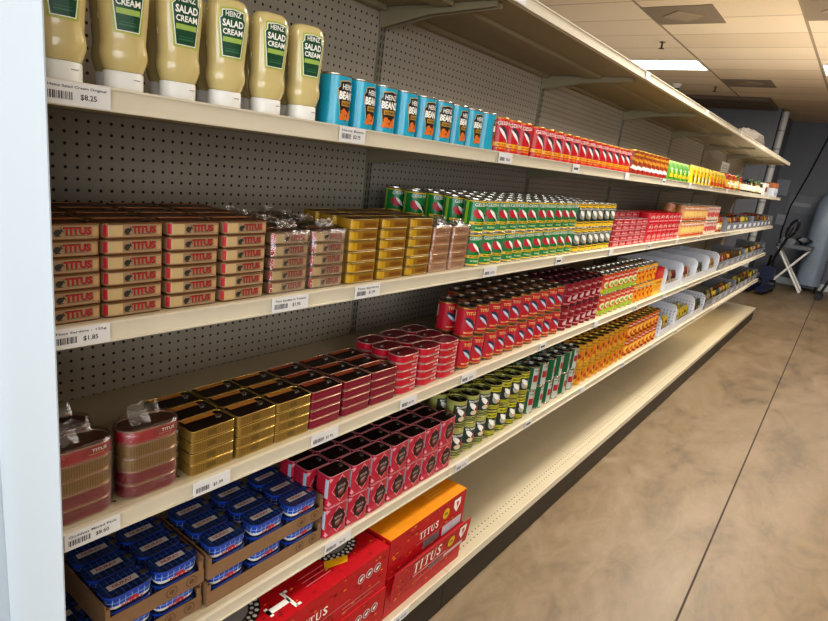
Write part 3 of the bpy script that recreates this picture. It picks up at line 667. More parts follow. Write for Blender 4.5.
def lidded_tin(name, w, d, h, r, side, seam, lidm, strip, k=4, deco=None, tabx=.3):
    r_ = obj(name, None); r_['category'] = 'tin'
    m = MB(); m.loft([(0, w-.002, d-.002, r, seam), (.0012, w, d, r, seam), (.0026, w, d, r, side), (.0032, w-.001, d-.001, r, side), (h-.0032, w-.001, d-.001, r, side)], k, seam)
    if deco: deco(m, around(w-.001, d-.001, r))
    obj('tin_body', m, r_)
    def lid(m):
        m.loft([(h-.0032, w-.001, d-.001, r, side), (h-.0026, w, d, r, seam), (h-.0006, w, d, r, seam), (h, w-.0012, d-.0012, r, seam), (h-.0004, w-.003, d-.003, r, seam), (h-.0016, w-.004, d-.004, r, lidm)], k, None, lidm)
        if strip: m.rect(-w/2+.01, w/2-.022, d/2-.019, d/2-.003, on_top(h-.0016), strip, .0012)
    m = MB(); lid(m); L = obj('lid', m, r_)
    m = MB(); y = w*tabx
    m.loft([(h-.0012, .014, .013, .006, SILVER), (h+.0002, .014, .013, .006, SILVER)], 4, SILVER, SILVER, c=(-.004, y)); m.ell(y, .004, .004, .0038, on_top(h+.0002), DKB, .0003)
    obj('ring_pull', m, L)
    # plain version: one mesh
    m = MB(); m.loft([(0, w-.002, d-.002, r, seam), (.0012, w, d, r, seam), (.0026, w, d, r, side), (.0032, w-.001, d-.001, r, side), (h-.0032, w-.001, d-.001, r, side)], k, seam)
    if deco: deco(m, around(w-.001, d-.001, r))
    lid(m); pl = obj(name, m); pl['category'] = 'tin'
    return r_, pl
def tinstacks(pp, desc, group, ys, x0, z, h, lv, rows, rp, land):
    full = {2: ['lower', 'upper'], 4: ['lowest', 'third down', 'second down', 'topmost'], 5: ['lowest', 'fourth down', 'third down', 'second down', 'topmost']}[lv]
    for si, y in enumerate(ys):
        for rw in range(rows):
            rz0 = random.uniform(-.03, .03)
            for t in range(lv):
                place(pp[0] if t == lv-1 else pp[1], (x0-rw*rp+random.uniform(-.0008, .0008), y+random.uniform(-.001, .001), z+.0003+t*(h+.0003)), rz0+random.uniform(-.006, .006), '%s, %s, %s stack %s, %s' % (desc, full[t], ORD[si+1], land, ROW[rw]), group)
    drop(pp)
GH = .0243
OST = C('#c4863e', .4); RST = C('#a9512f', .4)
def gdeco(m, mp): m.rect(-.016, .004, .007, .0175, mp, C('#66501f'), .0003)
pp = lidded_tin('gold_sardine_tin', .105, .06, GH, .009, GLD, C('#d0b46a', .22, metal=.8), DLID, OST, deco=gdeco)
tinstacks(pp, 'gold sardine tin', 'gold tins on the fourth shelf', [.657, .7665, .8725], LIP-.02-.03, SZ[3], GH, 4, 3, .0615, 'from film packs')
def rdeco(m, mp): m.rect(-.045, .045, .012, .0127, mp, C('#b0455a'), .0003)
pp = lidded_tin('red_sardine_tin', .1035, .06, GH, .009, MAR, SEAM, DLID, RST, deco=rdeco)
tinstacks(pp, 'maroon sardine tin', 'maroon tins on the fourth shelf', [.978, 1.0905, 1.1985], LIP-.02-.03, SZ[3], GH, 4, 3, .0615, 'past gold tins')
def odeco(m, mp): m.text('TITUS', .02, .0125, mp, C('#f0d8d0'), w=.03, h=.006, off=.0008); m.fish(.042, .0125, .008, mp, C('#f0d8d0'), .0008)
pp = lidded_tin('oval_sardine_tin', .1, .062, .0238, .026, C('#b3152d', .3, coat=.3), C('#d9b9b4', .22, metal=.6), C('#6e1c26', .3), None, k=6, deco=odeco, tabx=-.2)
tinstacks(pp, 'oval red pale rimmed tin', 'oval red tins on the fourth shelf', [1.31, 1.4205, 1.525], LIP-.02-.031, SZ[3], .0238, 5, 3, .064, 'past maroon tins')
RC = mat('can_red', '#bb1f33', .26, coat=.3)
DKL = mat('steel_dark_reflection', '#3a3a3c', .25, .8)  # lid steel coloured dark to stand for a dark reflection
def redcan(m, mp):
    m.rect(-.1, .1, .1, .1035, mp, GOLD, .0004); m.rect(-.1, .1, .006, .0095, mp, GOLD, .0004)
    m.text('TITUS', 0, .086, mp, C('#e7c27a'), w=.04, h=.011); m.fish(.004, .05, .066, mp, NAVY, .0008, 2.45+PI, .17); m.fish(.002, .046, .056, mp, C('#c8ccd8'), .0011, 2.45+PI, .09); m.text('MACKEREL', 0, .02, mp, C('#e7c27a'), w=.04, h=.006)
    m.rect(-.064, -.056, .05, .09, mp, C('#d8c8c4'), .0005)
p = can_proto('red_mackerel_can', 'can', .035, .1085, RC, redcan, rim=C('#7d6a58', .28, metal=.7), lid=DKL)
fill(p, 'red mackerel can', 'red mackerel cans on the fourth shelf', 1.60, 10, .0805, .035, SZ[3], .1085, tiers=2, rows=3, rowpitch=.0735, skip=lambda t, rw, j: rw == 2 and j < 2)
drop(p)
def drcan(m, mp): m.text('TOMATO', 0, .08, mp, C('#d8a8a4'), w=.042, h=.009); m.rect(-.03, .03, .05, .053, mp, C('#c07a80'), .0005); m.ell(.004, .038, .018, .01, mp, C('#c8a8a8'), .0006, .5); m.rect(-.03, .03, .012, .017, mp, C('#c07a80'), .0005)
p = can_proto('dark_red_can', 'can', .035, .1085, C('#8a1026', .26, coat=.3), drcan, lid=DKL, rim=C('#5c2a30', .3, metal=.5))
fill(p, 'dark red can', 'dark red cans on the fourth shelf', 2.42, 6, .075, .035, SZ[3], .1085, tiers=2, rows=3, rowpitch=.0735); drop(p)
def ogcan(m, mp):
    m.rect(-.12, .12, .068, .1, mp, C('#c8441e'), .0004); m.rect(-.12, .12, .006, .03, mp, C('#9ab83a'), .0004); m.ell(0, .052, .02, .018, mp, C('#e6e0b8'), .0007); m.ell(.0, .05, .011, .01, mp, C('#8fae3a'), .001); m.text('CHUNKS', 0, .085, mp, W_, w=.044, h=.009)
    m.ell(-.03, .02, .012, .01, mp, YEL, .0006); m.ell(.03, .02, .012, .01, mp, YEL, .0006)
p = can_proto('orange_vegetable_can', 'can', .0365, .109, C('#d8602a', .3), ogcan, lid=DKL, k=5)
fill(p, 'orange and lime vegetable can', 'orange and lime cans on the fourth shelf', 2.885, 7, .078, .0365, SZ[3], .109, tiers=2, rows=2); drop(p)
def oycan(m, mp):
    for a, b in ((-.025, .05), (.0, .04), (.022, .052), (-.012, .068), (.012, .03), (.03, .025), (-.03, .025)): m.ell(a, b, .009, .008, mp, C('#c8381e'), .0006+random.random()*.0003)
    m.rect(-.03, .03, .078, .092, mp, C('#f2e2a0'), .0006); m.text('BEANS', 0, .085, mp, C('#8a2a1c'), w=.04, h=.009); m.rect(-.12, .12, .006, .014, mp, C('#d8861e'), .0004)
p = can_proto('orange_bean_can', 'can', .0365, .109, C('#e0a024', .3), oycan, lid=DKL, k=5)
fill(p, 'yellow orange spotted bean can', 'spotted bean cans on the fourth shelf', 3.44, 5, .078, .0365, SZ[3], .109, tiers=2, rows=2); drop(p)
m = MB(); m.box(-.09, 0, -.09, .09, 0, .1, YEL); m.rect(-.07, .07, .02, .06, on_front(0), C('#e8a01c')); m.text('SEASONING', 0, .08, on_front(0), RED, w=.13, h=.016); m.box(-.09, 0, -.088, .088, .1, .17, RED); m.rect(-.07, .07, .12, .15, on_front(0), C('#d84a3a'))
tag(obj('seasoning_carton', m, None, (LIP-.03, 3.93, SZ[3]+.0005)), 'yellow display carton with red top before the white baskets', 'box')
BSK = mat('basket_white', '#d3d6de', .4, var=.02)
def basket_mat():
    m = mat('basket_perforated', '#d3d6de', .4); n, l, b = nodes(m); o, v = xyz(m)
    f = dots(m, o[0], o[2], .024, .0062); z1 = mth(m, 'GREATER_THAN', o[2], .03); z2 = mth(m, 'LESS_THAN', o[2], .15)
    l.new(mixc(m, mth(m, 'MULTIPLY', f, mth(m, 'MULTIPLY', z1, z2)), lin('#d9dbe2'), lin('#a9acb5')), b.inputs['Base Color']); return m
BPM = basket_mat()
def basket(y0, w, z, h, label, group, fillc):
    r_ = root('plastic_basket', label, 'basket', (LIP-.02, y0+w/2, z+.0005), group=group)
    L = w/2; m = MB(); m.box(-.34, 0, -L, L, 0, .004, BSK); obj('base', m, r_)
    for sg in (-1, 1):
        BP = BPM if z < .7 else BSK; m = MB(); R = .05; P = [(-.34, .004), (0, .004), (.004, .06)]+[(.004-R+R*math.cos(a)+.0, h-R+R*math.sin(a)) for a in [PI/2*i/6 for i in range(7)]]+[(-.34, h)]
        ya, yb = (sg*L, sg*(L-.004)); 
        for yy, rev in ((max(ya, yb), 1), (min(ya, yb), 0)): m.face([(x, yy, q) for x, q in (P[::-1] if rev else P)], BP)
        for i in range(len(P)):
            a, b = P[i], P[(i+1) % len(P)]; m.face([(a[0], max(ya, yb), a[1]), (b[0], max(ya, yb), b[1]), (b[0], min(ya, yb), b[1]), (a[0], min(ya, yb), a[1])], BSK)
        obj('side_panel', m, r_)
    m = MB(); m.box(-.34, -.336, -L+.004, L-.004, .004, h, BSK); obj('back_panel', m, r_)
    m = MB(); m.box(-.002, .002, -L+.004, L-.004, .004, .05, BSK); obj('front_panel', m, r_)
    n = max(1, int((w-.03)/.088))
    for rw in range(2):
        for j in range(n):
            k = fillc[(j+rw) % len(fillc)]
            place(SNK[k], (LIP-.06-rw*.06, y0+.055+.088*j, z+.006), random.uniform(-.2, .2), '%s packet, %s along, %s, in %s' % (PN[k], ORD[j+1], ROW[rw], label.split(',')[0].replace('basket of ', 'basket, ')), group+' contents')
nm = ['first', 'second', 'third', 'fourth']
for i in range(4): basket(4.06+.44*i, .42, SZ[3], .17, '%s white basket of fourth shelf, counting from the near end' % nm[i], 'white baskets on the fourth shelf', [[2, 4], [1, 2], [3, 6], [2, 0]][i])
packets(5.85, 7.3, SZ[3], 'the fourth shelf, first bin', 'packets in the first bin of the fourth shelf')
packets(7.32, 8.85, SZ[3], 'the fourth shelf, end bin', 'packets in the end bin of the fourth shelf')
# ------------------------------------------------------------------ shelf 5
CARD = mat('cardboard', '#8a6a4c', .75, var=.06, scale=25)
BLU = mat('tin_blue', '#2450bb', .3, coat=.3); DBL = mat('tin_blue_dark', '#17295e', .3, coat=.2)
BW, BD, BH, BR = .098, .062, .0335, .022
r_ = obj('blue_sardine_tin', None); r_['category'] = 'tin'
m = MB(); m.loft([(0, BW-.014, BD-.014, BR-.007, W_), (.004, BW-.008, BD-.008, BR-.004, W_), (.009, BW-.006, BD-.006, BR-.003, BLU), (BH-.007, BW-.002, BD-.002, BR, BLU), (BH-.0055, BW, BD, BR, BLU), (BH-.003, BW, BD, BR, BLU)], 5, W_)
mp = lambda u, v, o: around(BW-.006+.004*max(0, (v-.009))/(BH-.016), BD-.006+.004*max(0, (v-.009))/(BH-.016), BR-.002)(u, v, o)
LB = C('#9db9e6', .35)
for u in [-.075+.0125*i for i in range(13)]: m.rect(u-.0009, u+.0009, .0095, BH-.007, mp, LB, .0004)
m.rect(-.08, .08, .0172, .0189, mp, LB, .0004); m.rect(-.08, .08, .009, .0102, mp, W_, .0004)
m.poly([(-.012, .008), (.016, .008), (.008, .0165), (-.002, .0165)], mp, C('#c03a4a'), .0007); m.text('NURAY', .002, .006, lambda u, v, o: around(BW-.007, BD-.007, BR-.0035)(u, v, o), C('#b02a3a'), w=.045, h=.0065, off=.0012)
obj('tin_body', m, r_)
m = MB(); m.loft([(BH-.003, BW, BD, BR, BLU), (BH-.001, BW, BD, BR, DBL), (BH, BW-.002, BD-.002, BR, DBL), (BH-.0012, BW-.006, BD-.006, BR-.002, DBL)], 5, None, DBL); tm = on_top(BH-.0012)
for u in [-.0375+.0125*i for i in range(7)]: m.rect(u-.0007, u+.0007, -.027, .027, tm, C('#4a6cb4'), .0004)
for v in (-.018, -.006, .006, .018): m.rect(-.048, .048, v-.0005, v+.0005, tm, C('#4a6cb4'), .0004)
m.rect(-.033, .026, -.0085, .0075, tm, C('#c9c4c0'), .0008); m.text('NURAY', -.004, -.0005, tm, C('#a83040'), w=.04, h=.008, off=.0012)
L = obj('lid', m, r_)
m = MB(); m.loft([(BH-.0008, .016, .013, .006, SILVER), (BH+.0006, .016, .013, .006, SILVER)], 4, SILVER, SILVER, c=(0, .04)); obj('ring_pull', m, L)
tinBlue = r_
def tray(y0, w, x0, d, z, label, ncol, nrow, ttl, layers=(0, 1)):
    t = root('cardboard_tray', label, 'tray', (x0, y0+w/2, z+.0003), group='cardboard trays of blue tins')
    L = w/2; m = MB(); m.box(-d, 0, -L, L, 0, .002, CARD)
    m.box(-.003, 0, -L, L, .002, .034, CARD); m.box(-d, -d+.003, -L, L, .002, .046, CARD)
    m.box(-d+.003, -.003, -L, -L+.003, .002, .062, CARD); m.box(-d+.003, -.003, L-.003, L, .002, .062, CARD)
    for yy in (-L, L-.012): m.box(-.0032, .0002, yy, yy+.009, .034, .055, CARD)
    CD = C('#6b4e36', .8)
    for u in (L-.03, L-.075): m.ell(u, .018, .013, .013, on_front(0), CD, .0003, 0, 18, 1.); m.ell(u, .018, .0105, .0105, on_front(0), CARD, .0005, 0, 18, 1.); m.ell(u, .018, .006, .006, on_front(0), CD, .0007, 0, 12, 1.)
    m.rect(-.02, -.0195, .004, .033, on_front(0), CD, .0003, 1.)
    obj('tray_body', m, t)
    cp = (w-.008)/ncol; rp = (d-.008)/nrow
    for ly in layers:
        for rw in range(nrow):
            for c in range(ncol):
                place(tinBlue, (x0-.0045-rp*(rw+.5), y0+.004+cp*(c+.5), z+.003+ly*(BH+.0008)), random.uniform(-.015, .015), 'blue checked oval tin, %s layer, %s column, %s, %s' % (['lower', 'upper'][ly], ORD[c+1], ROW[rw], ttl), 'blue tins in the cardboard trays')
XT = LIP-.022
tray(.655, .345, XT, .2, SZ[4], 'lower brown cardboard tray of blue tins beside the square red tins', 3, 3, 'lower far tray')
tray(.655, .345, XT, .2, SZ[4]+.0705, 'upper brown cardboard tray of blue tins beside the square red tins', 3, 3, 'upper far tray')
tray(.342, .305, XT-.008, .2, SZ[4], 'lower brown cardboard tray of blue tins by the white end panel', 3, 3, 'lower near tray')
tray(.438, .21, XT-.004, .2, SZ[4]+.0705, 'upper brown cardboard tray of blue tins by the white end panel', 2, 3, 'upper near tray')
# square red tins with a dark diamond
SQ = mat('square_tin_red', '#b0243c', .3, coat=.2)
def sqdeco(m, mp):
    W2 = C('#d99aa2', .4); D2 = C('#2c1a1e', .35)
    cx = .004
    m.poly([(cx-.037, .051), (cx, .096), (cx+.037, .051), (cx, .006)], mp, W2, .0003); m.poly([(cx-.0345, .051), (cx, .092), (cx+.0345, .051), (cx, .01)], mp, C('#b0243c'), .0005)
    m.ell(cx, .052, .027, .034, mp, D2, .0007, 0, 8); m.text('TITUS', cx, .058, mp, C('#c9a8a0'), w=.03, h=.009, rot=.12, off=.0012); m.ell(cx, .039, .012, .008, mp, C('#8a3a3c'), .001); m.fish(cx, .045, .026, mp, C('#9a8a84'), .0013, .2)
    for a, b in ((-.038, .09), (.043, .09), (-.038, .012), (.043, .012)): m.poly([(a-.006, b), (a, b+.006), (a+.006, b), (a, b-.006)], mp, W2, .0004)
    m.rect(-.055, -.043, .03, .09, mp, C('#aab6c4'), .0003); m.poly([(-.041, .094), (-.041, .08), (-.028, .094)], mp, C('#c98a94'), .0004); m.poly([(-.041, .01), (-.041, .024), (-.028, .01)], mp, C('#c98a94'), .0004)
pp = lidded_tin('square_sardine_tin', .0815, .057, .094, .011, SQ, C('#d08a92', .28, metal=.5), DLID, None, deco=lambda m, mp: sqdeco(m, lambda u, v, o: mp(u*.95, v*.925, o)), tabx=.33)
for t in range(2):
    for rw in range(3):
        for j in range(7):
            y = 1.046+.0862*j-(.022 if rw else 0)
            place(pp[0] if t == 1 else pp[1], (LIP-.01-.0285-rw*.0605, y, SZ[4]+.0003+t*.0946), random.uniform(-.04, .04), 'square red tin with dark diamond, %s tier, %s, %s from blue tins' % (['lower', 'upper'][t], ROW[rw], ORD[j+1]), 'square red tins on the lowest raised shelf')
drop(pp)
def olivecan(m, mp):
    for v in (.008, .014, .02): m.rect(-.113, .113, v, v+.003, mp, BLK, .0004)
    m.rect(-.034, .036, .028, .093, mp, C('#2a3a34'), .0005); m.text('MACKEREL', .001, .086, mp, W_, w=.05, h=.008); m.fish(0, .062, .056, mp, W_, .001, 2.4+PI, .17); m.ell(.014, .05, .012, .014, mp, C('#8a2a3c'), .0011); m.ell(.0, .042, .014, .009, mp, C('#d8c8a8'), .0014)
p = can_proto('olive_fish_can', 'can', .0365, .1085, C('#a7ab62', .3), olivecan, lid=DKL, rim=C('#b9b56a', .3, metal=.5))
fill(p, 'olive ringed fish can', 'olive fish cans on the lowest raised shelf', 1.635, 3, .081, .0365, SZ[4], .1085, tiers=2, rows=2); drop(p)
def yblk(m, mp):
    m.rect(-.113, .113, .08, .1, mp, C('#c6c02c'), .0004)
    for v in (.01, .016, .022): m.rect(-.113, .113, v, v+.0035, mp, C('#c6c02c'), .0004)
    m.text('MACKEREL', 0, .09, mp, BLK, w=.045, h=.008); m.ell(0, .052, .018, .02, mp, C('#a8a89c'), .0006); m.fish(0, .058, .05, mp, W_, .001, 2.4+PI, .18); m.ell(.008, .042, .009, .007, mp, C('#d8b48a'), .0012)
p = can_proto('yellow_topped_fish_can', 'can', .0365, .1085, C('#26362a', .3), yblk, lid=DKL, rim=C('#b9b56a', .3, metal=.5))
fill(p, 'yellow topped dark fish can', 'yellow topped cans on the lowest raised shelf', 1.885, 4, .08, .0365, SZ[4], .1085, tiers=2, rows=2, rowpitch=.0765); drop(p)
def grcan(m, mp):
    m.rect(-.03, .004, .006, .102, mp, C('#b4b9b0'), .0004); m.rect(-.004, .036, .05, .102, mp, C('#a81c28'), .0004); m.rect(-.026, .0, .04, .07, mp, C('#a82430'), .0007); m.ell(.018, .075, .012, .01, mp, W_, .0008); m.rect(.008, .034, .01, .04, mp, C('#c9d0c4'), .0006); m.text('TOMATO', -.012, .09, mp, C('#155c3c'), w=.026, h=.006)
p = can_proto('green_tomato_can', 'can', .0385, .1085, C('#12603c', .3), grcan, lid=DKL)
fill(p, 'green can with red and white panels', 'green panelled cans on the lowest raised shelf', 2.21, 6, .088, .0385, SZ[4], .1085, tiers=2, rows=2, jr=.45, r0=.25); drop(p)
def mixcan(m, mp):
    m.rect(-.12, .12, .075, .095, mp, C('#c8a02a'), .0004)
    for a, b, c in ((-.025, .045, '#8a3a1e'), (.004, .035, '#c23a1c'), (.024, .05, '#e7c84a'), (-.006, .06, '#d8781e'), (-.03, .022, '#e2b23a'), (.028, .022, '#a02a18'), (.0, .016, '#d89a2a')): m.ell(a, b, .012, .011, mp, C(c), .0006+random.random()*.0003)
    m.text('MIXED FRUIT', 0, .085, mp, C('#7a2414'), w=.05, h=.008)
p = can_proto('mixed_fruit_can', 'can', .0375, .1085, C('#c98a22', .3), mixcan, lid=DKL, rim=C('#c9a24a', .3, metal=.6), k=5)
fill(p, 'yellow brown fruit can', 'yellow brown cans on the lowest raised shelf', 2.75, 9, .083, .0375, SZ[4], .1085, tiers=2, rows=2, rowpitch=.0785); drop(p)
def mixcan2(m, mp):
    m.rect(-.12, .12, .075, .097, mp, C('#b8401c'), .0004); m.ell(0, .045, .026, .024, mp, C('#e8b84a'), .0006); m.ell(.006, .04, .016, .014, mp, C('#c8541e'), .001); m.text('MANGO', 0, .086, mp, W_, w=.044, h=.009); m.rect(-.12, .12, .006, .016, mp, C('#8a2a14'), .0004)
p = can_proto('orange_fruit_can', 'can', .0375, .1085, C('#d0641e', .3), mixcan2, lid=DKL, rim=C('#c9a24a', .3, metal=.6), k=5)
fill(p, 'deep orange fruit can', 'deep orange cans on the lowest raised shelf', 3.505, 8, .082, .0375, SZ[4], .1085, tiers=2, rows=2); drop(p)
for i in range(3): basket([4.23, 4.62, 5.22][i], [.37, .58, .4][i], SZ[4], [.15, .185, .16][i], '%s white basket of the lowest raised shelf, counting from near end' % nm[i], 'white baskets on the lowest raised shelf', [[5, 0], [5], [3, 6]][i])
packets(5.66, 7.2, SZ[4], 'the lowest raised shelf, first bin', 'packets in the first bin of the lowest raised shelf')
packets(7.22, 8.85, SZ[4], 'the lowest raised shelf, end bin', 'packets in the end bin of the lowest raised shelf')
# ------------------------------------------------------------------ cartons on the base deck
CR = mat('carton_red', '#b3121f', .38, var=.1, scale=60); CY = mat('carton_yellow', '#d98a12', .42, var=.08, scale=20); CDR = C('#7a0f1a', .45); FLM = C('#e8902a', .4)
DZ = .1675
def flames(m, mp, u0, u1, v0, v1, n, seed):
    rd = random.Random(seed)
    for k in range(n):
        a = rd.uniform(u0, u1); b = rd.uniform(v0, v1); s = rd.uniform(.004, .009); m.poly([(a-s, b), (a, b+s*.6), (a+s, b), (a, b-s*.3)], mp, FLM if rd.random() < .4 else CDR, .0005, 1.)
def lace(m, mp, cu, cv, a, b):
    K = C('#23201e'); G = C('#8f8d8a'); W2 = C('#d6d2cc')
    m.ell(cu, cv, a, b, mp, K, .0006, 0, 28, 1.)
    for i in range(26):
        t = 2*PI*i/26; m.ell(cu+a*.9*math.cos(t), cv+b*.9*math.sin(t), a*.07, b*.07, mp, W2, .0009, t, 6, 1.)
        m.ell(cu+a*.76*math.cos(t+.12), cv+b*.76*math.sin(t+.12), a*.06, b*.06, mp, W2, .0009, t, 6, 1.)
    m.ell(cu, cv, a*.66, b*.66, mp, G, .001, 0, 24, 1.)
def carton(name, w, d, h, topm, label, loc, rz=0, big=True, seed=1, icons=True, group=None, tu=-.01):
    r_ = root(name, label, 'carton', loc, rz, group)
    m = MB(); m.box(-d, 0, -w/2, w/2, 0, h, CR); fm = on_front(0); rm = lambda u, v, o: (u, w/2+o, v); nmap = on_near(-w/2)
    flames(m, fm, -w/2+.02, w/2-.02, .01, h-.01, 70, seed); flames(m, on_near(-w/2), -d+.02, -.02, .01, h-.01, 14, seed+1)
    m.serif('TITUS', tu, h*.55, fm, W_, .118, .027, .0016); m.rect(-.07, .13, h*.36, h*.375, fm, C('#d8a0a0'), .0012, 1.)
    if icons:
        for k in range(3): m.ell(w/2-.05-.035*k, h*.68, .015, .015, fm, C('#d8c8c8'), .001, 0, 16, 1.); m.ell(w/2-.05-.035*k, h*.68, .012, .012, fm, C('#8a3a44'), .0014, 0, 14, 1.); m.fish(w/2-.05-.035*k, h*.68, .018, fm, W_, .0018, .6, .25)
        m.rect(w/2-.19, w/2-.03, h*.24, h*.26, fm, C('#d8a0a0'), .001, 1.); m.rect(w/2-.19, w/2-.06, h*.14, h*.155, fm, C('#d8a0a0'), .001, 1.)
    obj('carton_body', m, r_)
    return r_, fm
def shield_mark(m, fm, cu, cv, s):
    m.poly([(cu-s*.5, cv+s*.6), (cu+s*.5, cv+s*.6), (cu+s*.5, cv-.05*s), (cu, cv-s*.65), (cu-s*.5, cv-.05*s)], fm, W_, .001, 1.); m.poly([(cu-s*.18, cv+s*.35), (cu+s*.2, cv+s*.35), (cu+s*.2, cv), (cu, cv-s*.3), (cu-.04*s, cv)], fm, C('#c8384a'), .0014, 1.)
    m.ell(cu-s*1.6, cv-.1*s, s*.48, s*.48, fm, C('#d8b41c'), .001, 0, 16, 1.); m.rect(cu-s*1.85, cv-.1*s and cu-s*1.35, cv-.2*s, cv, fm, C('#7a7a1c'), .0014, 1.)
# first stack (two high)
r_, fm = carton('fish_carton', .58, .34, .138, CR, 'red fish carton, lower one of the nearer stack on the base deck', (-.864, .944, DZ), seed=3, group='red fish cartons')
r_, fm = carton('fish_carton', .58, .34, .138, CR, 'red fish carton with lace print on top, upper of the nearer stack', (-.868, .942, DZ+.1385), seed=5, group='red fish cartons')
m = MB(); m.box(-.34, 0, -.29, .29, .1382, .1392, CR); tm = on_top(.1392); flames(m, tm, -.28, .28, .01, .33, 160, 12)
m.serif('TITUS', -.13, .10, lambda u, v, o: tm(-.13+(v-.10), .10-(u+.13), o) if 0 else tm(u, v, o), W_, .0001, .0001)
# big T lying sideways and the lace picture
m.rect(-.13, -.06, .035, .052, tm, W_, .0012, 1.); m.rect(-.13, -.12, .028, .06, tm, W_, .0012, 1.); m.rect(-.066, -.056, .012, .075, tm, W_, .0012, 1.); m.rect(-.06, -.045, .012, .02, tm, W_, .0012, 1.); m.rect(-.06, -.045, .067, .075, tm, W_, .0012, 1.)
for k in range(3): m.rect(.0, .09, .045+.016*k, .048+.016*k, tm, C('#d87a80'), .0012, 1.)
m.poly([(.08, .06), (.15, .04), (.17, .06), (.1, .085)], tm, C('#e8b01c'), .0012, 1.)
lace(m, tm, .17, .135, .085, .075); lace(m, tm, -.2, .12, .09, .08)
obj('carton_top', m, r_)
# second stack
r_, fm = carton('fish_carton', .43, .34, .146, CR, 'red fish carton with open slanting front flap, lower of the farther stack', (-.872, 1.464, DZ), seed=8, icons=False, group='red fish cartons')
A = MB(); Mx = Matrix.Translation((.008, .01, .07)) @ Matrix.Rotation(math.radians(5), 4, 'Y')
H = .098
def fl(u, v, o): return tuple(Mx @ Vector((.003+o, u, v)))
A.box(0, .003, -.215, .222, 0, H, CR, Mx); flames(A, fl, -.2, .2, .01, H-.01, 40, 31); A.serif('TITUS', -.03, .062, fl, W_, .17, .044, .0016)
A.rect(-.11, .08, .027, .031, fl, C('#e8b8b8'), .001, 1.); shield_mark(A, fl, .175, .06, .044); A.rect(.07, .19, .006, .02, fl, C('#d8b8bc'), .001, 1.); A.rect(-.02, .06, .006, .02, fl, C('#7a6a6c'), .001, 1.)
obj('front_flap', A, r_)
r_, fm = carton('fish_carton', .426, .33, .139, CY, 'red fish carton with golden yellow top, upper of the farther stack', (-.875, 1.456, DZ+.1465), .006, seed=9, icons=False, tu=.0, group='red fish cartons')
m = MB(); m.box(-.331, .0005, -.2135, .2135, .1393, .1405, CY); tm = on_top(.1405)
for k in range(3): m.rect(-.12, -.03, .09+.013*k, .094+.013*k, tm, C('#f0d8a0'), .0008, 1.); m.rect(.05, .14, .05+.013*k, .053+.013*k, tm, C('#e8b858'), .0008, 1.)
obj('carton_top', m, r_)
m = MB(); shield_mark(m, fm, .16, .097, .042); m.rect(.08, .2, .008, .046, fm, C('#c9bcc2'), .0008, 1.); m.rect(-.03, .06, .015, .045, fm, C('#8d7a7c'), .001, 1.)
for k in range(12): m.rect(-.026+.007*k, -.0235+.007*k, .017, .043, fm, C('#4a4040'), .0014, 1.)
obj('front_print', m, r_)
# ------------------------------------------------------------------ price tags
PB = mat('barcode', '#47464c', .6)
def price_tag(y, w, z, name, price, label, sx=0, big=True, x=LIP+.0063):
    t = MB(); h = .031; t.box(0, .0012, -w/2, w/2, -h/2, h/2, TAG); fm = on_front(.0012)
    rd = random.Random(int(y*1000))
    if big:
        k = -w/2+.006
        while k < -w*.08:
            b = rd.choice((.0008, .0014, .002)); t.rect(k, k+b, -.0085, .002, fm, PB, .0003, 1.); k += b+rd.choice((.0008, .0014))
        t.text(price, w*.16, -.0035, fm, INK, h=.0085, off=.0004, bold=.01)
        if name: t.text(name, 0, .0085, fm, INK, w=w*.86, h=.0045, off=.0004, bold=.01)
    elif big is not None:
        t.rect(-w*.35, w*.3, -.004, .004, fm, PB, .0003, 1.)
    tag(obj('price_tag', t, None, (x, y, z)), label, 'price tag', 'price tags on the shelf rails')
def rz(l): return LEV[l]-.0135-.004
price_tag(.3965, .09, rz(1), 'Heinz Salad Cream Original', '$8.25', 'white price tag marked 8.25 under the sauce bottles')
price_tag(.953, .078, rz(1), 'Heinz Beanz', '$2.75', 'white price tag under the turquoise bean cans')
price_tag(1.63, .085, rz(1), '', '$3.25', 'white price tag where the red fish cans begin')
price_tag(.393, .088, rz(2), 'Titus Sardine - 125g', '$1.85', 'white price tag marked 1.85 under the first brown tin stacks')
price_tag(.812, .098, rz(2), 'Titus Sardine in Tomato', '$1.95', 'white price tag under the film wrapped brown tins')
price_tag(1.055, .09, rz(2), 'Titus Sardines', '$1.99', 'white price tag under the mustard yellow tins')
price_tag(1.645, .08, rz(2), '', '$2.75', 'white price tag under the first green fish can')
price_tag(.405, .092, rz(3), 'Goddess Mixed Pack', '$8.60', 'white price tag marked 8.60 under the film wrapped red tins')
price_tag(.637, .085, rz(3), '', '$1.99', 'white price tag under the gold tins')
price_tag(.952, .09, rz(3), '', '$1.99', 'white price tag under the maroon tins')
price_tag(1.285, .075, rz(3), '', '$1.99', 'white price tag under the oval red tins')
price_tag(1.61, .09, rz(3), '', '$2.99', 'white price tag under the first red mackerel can')
price_tag(1.04, .1, rz(4), '', '$4.25', 'white price tag under the first square red tins')
price_tag(1.66, .08, rz(4), '', '$2.75', 'white price tag under the olive fish cans')
price_tag(1.31, .09, .167-.0145, '', '$55.00', 'white price tag on the base deck edge under the cartons', x=-.8481)
lev_word = ['top shelf', 'second shelf', 'third shelf', 'fourth shelf', 'lowest raised shelf']
for l in range(5):
    for i in range(1, NB):
        y = Y0+BAY*i
        if i == 1 and l: continue
        price_tag(y-.02 if i > 1 else y, .055, rz(l), '', '', 'small white tag at the %s rail joint of the %s' % (ORD[i], lev_word[l]), big=None)
    if l:
        for i in range(1, NB): price_tag(Y0+BAY*i+.6, .06, rz(l), '', '', 'small white tag midway along %s bay on the %s' % (ORD[i+1], lev_word[l]), big=False)
